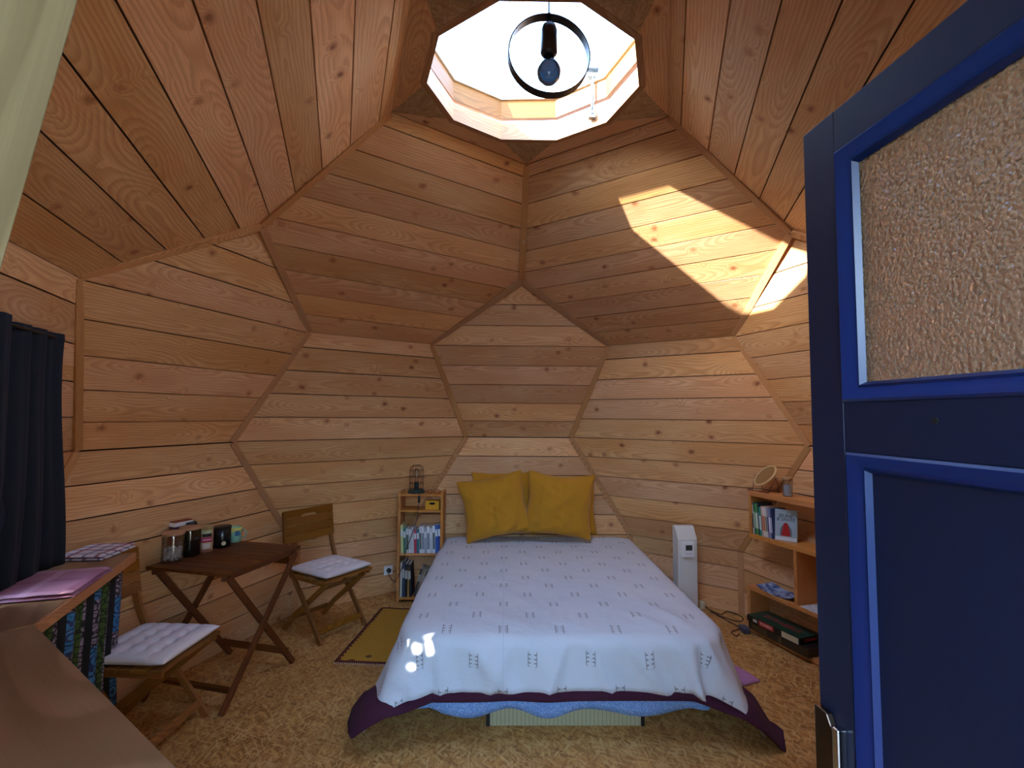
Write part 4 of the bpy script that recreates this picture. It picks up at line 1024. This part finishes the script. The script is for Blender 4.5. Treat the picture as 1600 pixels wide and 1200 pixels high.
FOLDS = [(0.800, 0.10, 0.022, 0.9), (0.86, 0.25, 0.03, -0.15), (0.27, 0.45, 0.020, 0.55), (0.20, -0.35, 0.022, 0.5), (0.42, 0.9, 0.02, 0.45), (-0.05, -0.5, 0.025, 0.35), (-0.47, 0.12, 0.022, 0.55), (-0.42, 0.3, 0.02, -0.15), (0.62, 0.5, 0.03, 0.35), (-0.25, 0.2, 0.03, 0.25)]
def cloth_over(name, mat, parent, X0, X1, Y0, Y1, H, oL, oR, oF, flare, r=0.05, step=0.022, seed=0.0, wr=0.004, corner_fold=0.03, floor_z=0.006, hem=None, uvshift=(0, 0), under=1.0, headtuck=True):
    mb = MB(); mb.uv = []
    xs_ = []; x_ = X0-oL
    nx = int((X1+oR-(X0-oL))/step); ny = int((Y1-(Y0-oF))/step)
    for j in range(ny+1):
        fy = (Y0-oF)+(Y1-(Y0-oF))*j/ny
        for i in range(nx+1):
            fx = (X0-oL)+(X1+oR-(X0-oL))*i/nx
            a = min(0, fx-X0)+max(0, fx-X1); b = min(0, fy-Y0)
            ax_, ay_ = min(max(fx, X0), X1), max(fy, Y0)
            d = math.hypot(a, b); fxx, fyy = fx, fy; RC = 0.15
            cxr = X0+RC if fx < X0+RC else (X1-RC if fx > X1-RC else None)
            if cxr is not None and fy < Y0+RC:
                ra, rb_ = fx-cxr, fy-(Y0+RC); rd = math.hypot(ra, rb_)
                if rd > RC:
                    d = rd-RC; ax_, ay_ = cxr+ra/rd*RC, Y0+RC+rb_/rd*RC; a, b = ra/rd*d, rb_/rd*d
                    if abs(a) < 1e-5: a = 1e-5
                else: d = 0.0
            wk = (math.sin(fx*19+fy*11+5*noise.noise((fx*2.2, fy*2.2, seed)))*0.5+0.5)**3*math.exp(-max(0, fy-0.12)/0.30)*(0.5+noise.noise((fx*1.7, fy*1.7, 9))) if wr > 0.005 else 0
            if wr > 0.005:
                hang = -b if b < 0 else 0.0; near = math.exp(-max(0, fy-Y0)/0.10)
                for (px, sl_, wd, am) in FOLDS: wk += am*near*math.exp(-((fx-px-sl_*hang)/wd)**2)
            nz = noise.noise((fx*3+seed, fy*3, seed))*0.6+noise.noise((fx*8+seed, fy*5, seed+2))*0.4
            if d < 1e-6:
                ed = max(0.0, min(fx-X0, X1-fx, fy-Y0)) if not (cxr is not None and fy < Y0+0.15) else 0.15-math.hypot(fx-cxr, fy-Y0-0.15)
                z = H+(wr*nz+0.022*wk)*min(1, max(0.15, ed/0.10)) - (0.012*math.exp(-max(ed, 0)/0.06))
                mb.v.append((fx, fy, z))
            else:
                if hem: d = hem(fx, fy, a, b, d)
                if headtuck and fy > 1.45 and a != 0: q_ = min(1, (fy-1.45)/0.35); d = min(d, 0.46*(1-q_)+0.030*q_+0.02*(1-q_))
                ux, uy = a/math.hypot(a, b), b/math.hypot(a, b)
                th = math.atan2(abs(b), abs(a)); cn_ = math.sin(2*th)   # 1 on the corner diagonal
                s_ = d; arc = r*PI/2
                if s_ < arc: o = r*math.sin(s_/r); dz = r*(1-math.cos(s_/r))
                else:
                    rem = s_-arc; fl = flare(fx, fy, cn_, rem, a, b); sn = min(0.95, fl)
                    o = r+rem*sn; dz = r+rem*math.sqrt(max(0.05, 1-sn*sn))
                o += (0.012*nz+0.045*wk)*min(1, s_/0.15)*under + corner_fold*cn_*math.sin(th*9+0.4)*min(1, s_/0.25)
                z = H-0.012-dz
                if z < floor_z: o += (floor_z-z); z = floor_z+0.004*(0.5+0.5*nz)+0.0
                # hanging folds along straight edges
                if abs(a) < 1e-6: o += 0.007*math.sin(fx*9+noise.noise((fx*2, 0, 0))*3)*min(1, s_/0.2)
                mb.v.append((ax_+ux*o, ay_+uy*o, z))
            mb.uv.append((fxx+uvshift[0], fyy+uvshift[1]))
    for j in range(ny):
        for i in range(nx): a_ = j*(nx+1)+i; mb.f.append((a_, a_+1, a_+nx+2, a_+nx+1))
    o_ = mb.build(name, mat, parent, Matrix.Identity(4), smooth=True)
    sd = o_.modifiers.new('thick', 'SOLIDIFY'); sd.thickness = 0.003; sd.offset = -1
    return o_
dv_ = cloth_over('duvet', 'duvet', None, BX0+0.01, BX1-0.01, BY0+0.02, BY1-0.12, BH-0.022, 0.22, 0.22, 0.385, lambda x, y, c, r_, a, b: 0.02+0.05*math.sin(x*13), r=0.04, seed=3.0, corner_fold=0.0,
    hem=lambda fx, fy, a, b, d: d*(1+0.035*math.sin(fx*14+math.sin(fx*5))) if abs(a) < 1e-6 else min(d, 0.37), step=0.028)
tag(dv_, 'blue patterned duvet showing under the plum blanket at the foot', 'duvet')
def fl_p(x, y, c, r_, a, b):
    foot = math.exp(-max(0, y-BY0)/0.10)
    base = 0.085+0.13*c; k_ = min(1, max(0, (r_-0.16)/0.15))
    if a > 0: base += (0.10+(0.06+0.20*k_)*foot)*min(1, abs(a)/0.2)
    if a < 0: base += (0.12+(0.06+0.26*k_)*foot)*min(1, abs(a)/0.2)
    return base
pb = cloth_over('plum_blanket', 'purple', None, BX0, BX1, BY0, BY1-0.10, BH-0.010, 0.46, 0.56, 0.325, fl_p, r=0.055, seed=1.3, corner_fold=0.012, under=0.2, hem=lambda fx, fy, a, b, d: min(d, 0.60 if a > 0 else 0.53))
tag(pb, 'dark plum wool blanket trailing to the floor at the bed corners', 'blanket')
def fl_w(x, y, c, r_, a, b):
    base = 0.13+0.20*c
    if a > 0: base += 0.14*min(1, abs(a)/0.2)
    if a < 0: base += 0.20*min(1, abs(a)/0.2)
    return base
wcv = cloth_over('bedcover', 'cover', None, BX0, BX1, BY0, BY1-0.02, BH+0.004, 0.34, 0.38, 0.292, fl_w, r=0.068, seed=0.4, corner_fold=0.012, uvshift=(0.13, 0.05), wr=0.006)
tag(wcv, 'white bedcover embroidered with small dark ladder stitches', 'bedcover')

def pillow(label, M, w, h, th, seed, group='mustard pillows'):
    mb = MB(); N = 40; S = (N+1)**2
    for side_ in (0, 1):
        for j in range(N+1):
            for i in range(N+1):
                u = i/N*2-1; v = j/N*2-1
                e = max(0.0, (1-abs(u)**2.2)*(1-abs(v)**2.2)); t_ = th/2*e**0.62
                px = u*w/2*(1-0.085*(1-v*v)*abs(u)**3); py = v*h/2*(1-0.085*(1-u*u)*abs(v)**3)
                wv = noise.noise((u*1.6+seed, v*1.6-u*1.5, seed))*0.026*e + noise.noise((u*5+seed, (v-u*0.6)*2.5, seed+3))*0.018*(0.25+e) - 0.012*abs(noise.noise(((u+v)*3.2+seed, (u-v)*1.1, seed+8)))*(0.3+e)
                wv += 0.006*math.sin((u*1.2-v*2.0)*7+seed)*math.exp(-((v+0.75)/0.3)**2)
                sg_ = 1 if side_ else -1
                mb.v.append((px+0.01*noise.noise((v*2, seed, 0)), py+0.012*noise.noise((u*2, seed, 7)), sg_*(t_+0.002)+(wv if side_ else wv*0.3)))
    for side_ in (0, 1):
        for j in range(N):
            for i in range(N): a = side_*S+j*(N+1)+i; mb.f.append((a, a+1, a+N+2, a+N+1))
    rim = [i for i in range(N+1)]+[N+(N+1)*j for j in range(1, N+1)]+[N*(N+1)+i for i in range(N-1, -1, -1)]+[(N+1)*j for j in range(N-1, 0, -1)]
    for a, b in zip(rim, rim[1:]+rim[:1]): mb.f.append((a, b, b+S, a+S))
    return tag(mb.build('pillow', 'mustard', None, M, smooth=True), label, 'pillow', group)
def PM_(x, y, z, tilt, roll_, yaw_=0): return Matrix.Translation((x, y, z)) @ Matrix.Rotation(R(yaw_), 4, 'Z') @ Matrix.Rotation(R(90-tilt), 4, 'X') @ Matrix.Rotation(R(roll_), 4, 'Z')
pillow('mustard pillow leaning left of the bed head, in front', PM_(-0.215, 1.955, 0.80, 10, 11, 3), 0.58, 0.53, 0.21, 1.0)
pillow('mustard pillow leaning right of the bed head, in front', PM_(0.345, 1.960, 0.815, 10, -5, -3), 0.585, 0.535, 0.21, 5.0)
pillow('mustard pillow mostly hidden behind the left front one', PM_(-0.145, 2.115, 0.82, 8, 2, 0), 0.56, 0.53, 0.11, 9.0)
pillow('mustard pillow mostly hidden behind the right front one', PM_(0.400, 2.12, 0.795, 8, 0, 0), 0.60, 0.53, 0.11, 13.0)

# rug, slipper, cable, heater
rg = MB(); RM = Matrix.Translation((-0.90, 1.30, 0.0045)) @ Matrix.Rotation(R(-5), 4, 'Z'); N = 20
for j in range(N+1):
    for i in range(N+1): u = i/N*2-1; v = j/N*2-1; rg.v.append((u*0.275, v*0.46, 0.003*(1+noise.noise((u*2, v*3, 1)))))
for j in range(N):
    for i in range(N): a = j*(N+1)+i; rg.f.append((a, a+1, a+N+2, a+N+1))
ro = rg.build('rug', 'rug', None, RM, smooth=True); sd = ro.modifiers.new('t', 'SOLIDIFY'); sd.thickness = 0.004
tag(ro, 'ochre woven rug with dark red toothed border left of the bed', 'rug')
fr_ = MB()
for i in range(40): x_ = -0.27+0.54*i/39; fr_.tube([(x_, -0.46, 0.003), (x_+0.004, -0.485, 0.001)], 0.0015, 4)
ro2 = fr_.build('fringe', 'paper', ro, RM); ro2['kind'] = 'stuff'
sl = MB(); 
for j in range(13):
    for i in range(13):
        u = i/12*2-1; v = j/12*2-1; sl.v.append((u*0.075*(1-0.15*v*v), v*0.14, 0.014*(max(0, (1-u**4)*(1-v**4)))**0.4+0.002))
for j in range(12):
    for i in range(12): a = j*13+i; sl.f.append((a, a+1, a+14, a+13))
so = sl.build('bath_mat', 'pinkwool', None, Matrix.Translation((1.30, 0.74, 0)) @ Matrix.Rotation(R(25), 4, 'Z'), smooth=True); sd = so.modifiers.new('t', 'SOLIDIFY'); sd.thickness = 0.006; sd.offset = 1
tag(so, 'small pink wool cloth on the floor right of the bed', 'cloth')

HM = TR((1.385, 1.735, 0.0), R(6))
ht = thing('electric_heater', 'slim white upright electric heater right of the bed', 'heater', HM)
hb = MB(); w_, d_ = 0.168, 0.105
prof = [(0, 0.03), (0, 0.578), (0.006, 0.590), (0.058, 0.672), (0.066, 0.676), (d_, 0.676), (d_, 0.03)]
for sx in (-w_/2, w_/2): hb.v += [(sx, y_, z_) for y_, z_ in prof]
n_ = len(prof); hb.f += [tuple(range(n_)), tuple(range(2*n_-1, n_-1, -1))]+[(i, (i+1) % n_, n_+(i+1) % n_, n_+i) for i in range(n_)]
hb.build('casing', 'white', ht, bevel=0.006, seg=3)
MB().box((0, -0.0015, 0.30), (0.128, 0.004, 0.50)).build('front_panel', 'white', ht, bevel=0.002)
sn = Vector((0, 0.052, 0.082)).normalized()
for i in range(9):
    MB().box((-0.056+i*0.014, 0.0165, 0.6035), (0.008, 0.003, 0.020), Matrix.Rotation(R(-32), 3, 'X')).build('vent_slot', solid('#8b8f90', 0.6), ht)
cb = MB().box((0, -0.013, 0.497), (0.092, 0.022, 0.118)).build('thermostat', 'whitepl', ht, bevel=0.004)
MB().box((0, -0.0248, 0.515), (0.056, 0.003, 0.042)).build('display', 'lcd', ht, bevel=0.001)
for i in range(4): MB().box((-0.024+i*0.016, -0.0246, 0.466), (0.009, 0.003, 0.006)).build('button', solid('#b5b9bb', 0.5), ht)
for sx in (-0.06, 0.06): MB().box((sx, d_/2, 0.016), (0.03, 0.14, 0.032)).build('foot', 'white', ht, bevel=0.003)
pk = MB().box((1.515, 1.79, 0.03), (0.04, 0.05, 0.06)).build('adapter_plug', solid('#cfc9a8', 0.5), None, bevel=0.006); tag(pk, 'cream plug adapter standing on the floor beside the heater', 'plug')
fcable = [(1.53, 1.78, 0.03), (1.57, 1.74, 0.006), (1.62, 1.66, 0.004), (1.70, 1.72, 0.004), (1.765, 1.60, 0.006), (1.70, 1.52, 0.004), (1.60, 1.60, 0.010), (1.56, 1.72, 0.004), (1.60, 1.58, 0.004), (1.64, 1.46, 0.004), (1.665, 1.40, 0.004)]
fo = MB().tube(smoothpts(fcable), 0.004, 6).build('floor_cable', 'cord', None, smooth=True); tag(fo, 'coiled dark cable on the floor between heater and right shelf', 'cable')
f2 = MB().tube(smoothpts([(1.60, 1.30, 0.004), (1.56, 1.26, 0.004), (1.55, 1.32, 0.004), (1.60, 1.36, 0.004), (1.655, 1.39, 0.006)]), 0.004, 6).build('red_cable', 'redcord', None, smooth=True); tag(f2, 'short dark red cable loop beside the right shelf', 'cable')
sb = MB().box((1.655, 1.335, 0.022), (0.05, 0.09, 0.036)).build('power_strip', solid('#44475a', 0.5), None, Matrix.Identity(4), bevel=0.004); tag(sb, 'grey plug block on the floor against the right shelf', 'plug')

# ------------------------------------------------------------------ wall shelf unit on the right
tS = Vector((0.309, -0.951, 0)).normalized(); nS = Vector((0.951, 0.309, 0)).normalized()
SM = frame(Vector((1.699, 1.374, 0)), tS, nS, Vector((0, 0, 1)))   # x along the wall towards the door, y into the wall
D_ = 0.185
su = thing('open_shelf_unit', 'stepped open pine shelf unit along the right wall', 'shelf', SM)
def sboard(nm, x0, x1, y0, y1, z0, z1, ax='x'):
    if ax == 'x': return board(nm, 'pine', su, (x0, (y0+y1)/2, (z0+z1)/2), (x1, (y0+y1)/2, (z0+z1)/2), y1-y0, z1-z0)
    return board(nm, 'pine', su, ((x0+x1)/2, (y0+y1)/2, z0), ((x0+x1)/2, (y0+y1)/2, z1), x1-x0, y1-y0, side=(0, 1, 0))
L_ = 1.25
sboard('bottom_shelf', 0.0, L_, 0, D_, 0.012, 0.040)
sboard('lower_shelf', 0.0, L_, 0, D_, 0.303, 0.331)
sboard('middle_shelf', 0.035, L_, 0, D_, 0.690, 0.722)
sboard('top_shelf', 0.035, L_, 0, D_, 1.000, 1.034)
sboard('upright', 0.0, 0.026, 0, D_, 0.0405, 0.3025, 'z')
sboard('upright', 0.035, 0.057, 0.0, D_, 0.7225, 0.9995, 'z')
sboard('upright', 0.42, 0.445, 0, D_, 0.3315, 0.6895, 'z')
sboard('upright', 0.92, 0.945, 0, D_, 0.7225, 0.9995, 'z'); sboard('upright', L_-0.026, L_, 0, D_, 0.0405, 0.3025, 'z'); sboard('upright', 0.90, 0.925, 0, D_, 0.3315, 0.6895, 'z')
MB().box((0.6, D_/2, 0.006), (1.2, 0.16, 0.012)).build('plinth', 'pine', su)
MB().box((0.105, 0.155, 0.985), (0.09, 0.04, 0.029)).build('bracket', 'pine', su, bevel=0.002)
rb_ = [('#cfd4d6', 'white', .215, .012), ('#2b5a3e', 'dark green', .235, .016), ('#4f9a4c', 'bright green', .225, .020), ('#1e2b3c', 'navy', .235, .010), ('#2f8f80', 'teal', .205, .020), ('#d9b7a0', 'peach', .215, .012), ('#dcd8cf', 'white and orange', .21, .020), ('#cfd2c8', 'ivory', .212, .014), ('#9a8aa0', 'mauve', .212, .014), ('#7d8fae', 'pale blue', .21, .014), ('#3c4670', 'indigo', .21, .012)]
x_ = 0.062
posr = ['leftmost', 'second from left', 'third from left', 'fourth from left', 'fifth from left', 'middle', 'fifth from right', 'fourth from right', 'third from right', 'second from right', 'last before the picture cover book']
for i, (c_, nm, h_, w_) in enumerate(rb_):
    book('%s book, %s on the right wall shelf' % (nm, posr[i]), SM @ Matrix.Translation((x_, 0.012, 0.7222)) @ Matrix.Rotation(R(-3.5), 4, 'Y'), w_, h_, 0.135, c_, 'books on the right wall shelf', band=[(0.2, 0.7, ['#49515a', '#9fc3a2', '#d9e2cf', '#7f8fa8', '#c8e0dc', '#b06a4a', '#c86a3a', '#6c7a60', '#5b4f78', '#e2e6ee', '#b8bfd8'][i])])
    x_ += w_+0.0018
# leaning picture-cover book
cbM = SM @ Matrix.Translation((x_+0.014, 0.012, 0.7232)) @ Matrix.Rotation(R(30), 4, 'Z') @ Matrix.Rotation(R(-6), 4, 'X')
cbk = thing('health_book', 'pale blue cover book with red figure facing out on the right shelf', 'book', cbM)
MB().box((0.070, 0.0, 0.108), (0.140, 0.003, 0.215)).box((0.070, 0.024, 0.108), (0.140, 0.003, 0.215)).box((0.0015, 0.012, 0.108), (0.003, 0.024, 0.215)).build('cover', solid('#9fb4bd', 0.3), cbk)
MB().box((0.071, 0.012, 0.108), (0.134, 0.019, 0.208)).build('pages', 'paper', cbk)
FM = cbM @ Matrix.Translation((0.070, -0.0018, 0)) @ Matrix.Rotation(R(90), 4, 'X')
text('title', 'JEUNE', 0.033, solid('#14181c'), cbk, FM @ Matrix.Translation((0, 0.172, 0)))
text('title', '& SANTÉ', 0.030, solid('#14181c'), cbk, FM @ Matrix.Translation((0, 0.147, 0)))
rgf = MB().prism([(-0.010, 0.125), (0.010, 0.125), (0.020, 0.095), (0.030, 0.035), (-0.030, 0.035), (-0.020, 0.095)], 0.0, 0.0008); rgf.build('red_figure', solid('#a81c1c', 0.4), cbk, FM)
for sx in (-1, 1): MB().prism([(sx*0.014, 0.118), (sx*0.034, 0.085), (sx*0.038, 0.036), (sx*0.031, 0.036), (sx*0.022, 0.090)][::sx], 0.0, 0.0006).build('figure_shade', solid('#5d6a72'), cbk, FM)
MB().prism([(-0.069, 0.004), (0.069, 0.004), (0.069, 0.028), (-0.069, 0.028)], 0.0, 0.0006).build('pale_strip', solid('#d5dcdf'), cbk, FM)
# round mirror on a wire stand
mr = thing('table_mirror', 'round wooden rimmed mirror tilted on a black wire stand', 'mirror', SM @ Matrix.Translation((0.115, 0.085, 1.0345)))
MRM = WM[mr.name] @ Matrix.Translation((0.0, 0.0, 0.120)) @ Matrix.Rotation(R(-14), 4, 'Z') @ Matrix.Rotation(R(48), 4, 'X')
MB().lathe([(0.088, -0.008), (0.098, -0.006), (0.100, 0.0), (0.098, 0.006), (0.088, 0.008), (0.086, 0.003), (0.086, -0.004)], (0, 0, 0), 40).build('wooden_rim', solid('#cfae78', 0.5), mr, MRM, smooth=True)
mt = NT('mirror_silver'); mt.base((0.62, 0.62, 0.56, 1)); mt.b.inputs['Metallic'].default_value = 1.0; mt.rough(0.06); MAT['silver'] = mt.m
MB().lathe([(0.086, -0.003), (0.086, 0.004)], (0, 0, 0), 40).build('mirror_glass', 'silver', mr, MRM)
for s_ in (-1, 1):
    MB().tube([(s_*0.075, -0.055, 0.002), (s_*0.098, 0.0, 0.115), (s_*0.075, 0.055, 0.002)], 0.0022, 6).build('stand_leg', 'blackmetal', mr)
MB().tube([(-0.075, -0.055, 0.003), (0.075, -0.055, 0.003)], 0.0022, 6).tube([(-0.075, 0.055, 0.003), (0.075, 0.055, 0.003)], 0.0022, 6).build('stand_bar', 'blackmetal', mr)
cj = thing('candle_jar', 'corked glass jar holding pale blue wax on the right shelf top', 'jar', SM @ Matrix.Translation((0.325, 0.07, 1.0345)))
MB().lathe([(0.030, 0), (0.033, 0.003), (0.033, 0.118), (0.030, 0.118), (0.030, 0.006), (0.001, 0.005)], (0, 0, 0), 26).build('glass_body', 'jar', cj, angle=45)
MB().lathe([(0.0295, 0.0065), (0.0295, 0.078), (0.010, 0.080)], (0, 0, 0), 26).build('wax', solid('#bcd4f6', 0.5), cj, angle=45)
MB().lathe([(0.029, 0.112), (0.034, 0.119), (0.034, 0.132), (0.031, 0.133)], (0, 0, 0), 26).build('cork', 'cork', cj, angle=45)
# magazine, printed sheet
def flat_uv(nm, mat, parent, M, w, d, th, curl=0.0):
    mb = MB(); mb.uv = []; N = 10
    for z_ in (0, th):
        for j in range(N+1):
            for i in range(N+1): u = i/N; v = j/N; mb.v.append(((u-.5)*w, (v-.5)*d, z_+curl*(u-.5)**2)); mb.uv.append((u, v))
    S = (N+1)**2
    for k_ in (0, 1):
        for j in range(N):
            for i in range(N): a = k_*S+j*(N+1)+i; mb.f.append((a, a+1, a+N+2, a+N+1))
    rim = [i for i in range(N+1)]+[N+(N+1)*j for j in range(1, N+1)]+[N*(N+1)+i for i in range(N-1, -1, -1)]+[(N+1)*j for j in range(N-1, 0, -1)]
    for a, b in zip(rim, rim[1:]+rim[:1]): mb.f.append((a, b, b+S, a+S))
    return mb.build(nm, mat, parent, M)
mz = flat_uv('magazine', 'mag', None, SM @ Matrix.Translation((0.235, 0.088, 0.3318)) @ Matrix.Rotation(R(4), 4, 'Z'), 0.29, 0.165, 0.005, 0.10)
tag(mz, 'glossy blue magazine lying on the low right shelf', 'magazine')
ps = flat_uv('printed_sheet', 'flyer', None, SM @ Matrix.Translation((0.60, 0.085, 0.3318)) @ Matrix.Rotation(R(-3), 4, 'Z'), 0.28, 0.17, 0.002)
tag(ps, 'pale printed sheet lying on the low shelf beside the divider', 'paper')
# board games
def game(name, label, M, w, d, h, side, top):
    t_ = thing(name, label, 'board game', M)
    MB().box((0, 0, h/2), (w, d, h)).build('box_lid', side, t_, bevel=0.0015)
    MB().box((0, 0, h+0.0004), (w-0.006, d-0.006, 0.001)).build('lid_print', top, t_)
    return t_
G1 = SM @ Matrix.Translation((0.300, 0.070, 0.0405)) @ Matrix.Rotation(R(0), 4, 'Z')
g1 = game('game_box', 'dark brown game box under the green one in the right shelf', G1, 0.50, 0.22, 0.055, solid('#2a2216', 0.5), solid('#1c1812', 0.5))
MB().box((-0.15, -0.1105, 0.028), (0.14, 0.001, 0.045)).build('side_print', solid('#4a3a1c', 0.5), g1)
MB().box((0.03, -0.1105, 0.028), (0.02, 0.001, 0.045)).build('side_print', solid('#5d5230', 0.5), g1)
G2 = SM @ Matrix.Translation((0.265, 0.055, 0.0975)) @ Matrix.Rotation(R(2), 4, 'Z')
g2 = game('game_box', 'green lidded crossword game box with red letters in the right shelf', G2, 0.44, 0.20, 0.042, solid('#0e1512', 0.4), solid('#0f4232', 0.35))
sidem = G2 @ Matrix.Translation((0, -0.1004, 0.021)) @ Matrix.Rotation(R(90), 4, 'X')
MB().box((-0.05, 0, 0.0004), (0.125, 0.036, 0.0008)).build('red_label', solid('#b3312c', 0.4), g2, sidem)
text('side_lettering', 'SCRABBLE', 0.022, solid('#e8dccb'), g2, sidem @ Matrix.Translation((-0.05, 0, 0.001)))
MB().box((-0.145, 0, 0.0004), (0.035, 0.020, 0.0008)).build('white_label', solid('#c9c4b2', 0.4), g2, sidem)
MB().box((0.145, -0.001, 0.0004), (0.13, 0.038, 0.0008)).build('cream_label', solid('#c8bf9a', 0.4), g2, sidem)
topm = G2 @ Matrix.Translation((0, 0, 0.0436)) @ Matrix.Rotation(R(-2), 4, 'Z')
text('lid_lettering', 'SCRABBLE', 0.068, solid('#a82b33'), g2, topm @ Matrix.Translation((0.0, -0.005, 0)), 0.0004)
endm = G2 @ Matrix.Translation((0.2204, 0, 0.021)) @ Matrix.Rotation(R(90), 4, 'Z') @ Matrix.Rotation(R(90), 4, 'X')
text('end_lettering', 'SCRABBLE', 0.024, solid('#b3312c'), g2, endm)

# ------------------------------------------------------------------ pendant lamp in the roof opening
pn = thing('pendant_lamp', 'black hoop pendant lamp with bare bulb hanging in the roof light', 'lamp', (0.038, -0.50, 3.062))
rr = 0.170
hp = MB(); N = 64
for i in range(N):
    a = 2*PI*i/N
    for (ro_, yo) in ((rr, -0.019), (rr, 0.019), (rr-0.005, 0.019), (rr-0.005, -0.019)): hp.v.append((ro_*math.cos(a), yo, ro_*math.sin(a)))
for i in range(N):
    j = (i+1) % N
    for k_ in range(4): k2 = (k_+1) % 4; hp.f.append((4*i+k_, 4*i+k2, 4*j+k2, 4*j+k_))
PW = WM[pn.name]
hp.build('hoop', 'blackmetal', pn, PW @ Matrix.Rotation(R(5), 4, 'Z'))
MB().tube([(0, 0, 0.165), (0, 0, 0.285), (0, -0.012, 0.292), (0, -0.024, 0.29)], 0.0032, 8).build('cable', 'black', pn, PW, smooth=True)
MB().lathe([(0.020, 0.0), (0.033, 0.010), (0.035, 0.016), (0.035, 0.105), (0.028, 0.128), (0.010, 0.140), (0.008, 0.185), (0.004, 0.19)], (0, 0, 0), 28).build('lamp_holder', solid('#20242a', 0.35), pn, PW, angle=45)
MB().lathe([(0.020, 0.004), (0.022, -0.010), (0.034, -0.030), (0.047, -0.050), (0.050, -0.068), (0.044, -0.092), (0.028, -0.110), (0.001, -0.117)], (0, 0, 0), 30).build('light_bulb', 'bulb', pn, PW, smooth=True)
hk = thing('wall_hook', 'small white hook on the batten between the two upper panels', 'hook', (0.0, 1.352, 2.925))
MB().tube([(0, 0, 0.03), (0.003, -0.014, 0.026), (0.004, -0.022, 0.010), (0.0, -0.014, -0.006), (-0.002, -0.002, -0.006)], 0.0025, 6).build('wire_hook', 'white', hk, smooth=True)
MB().tube([(0, 0.004, 0.032), (0, -0.006, 0.032)], 0.006, 8).build('screw_plate', 'white', hk)
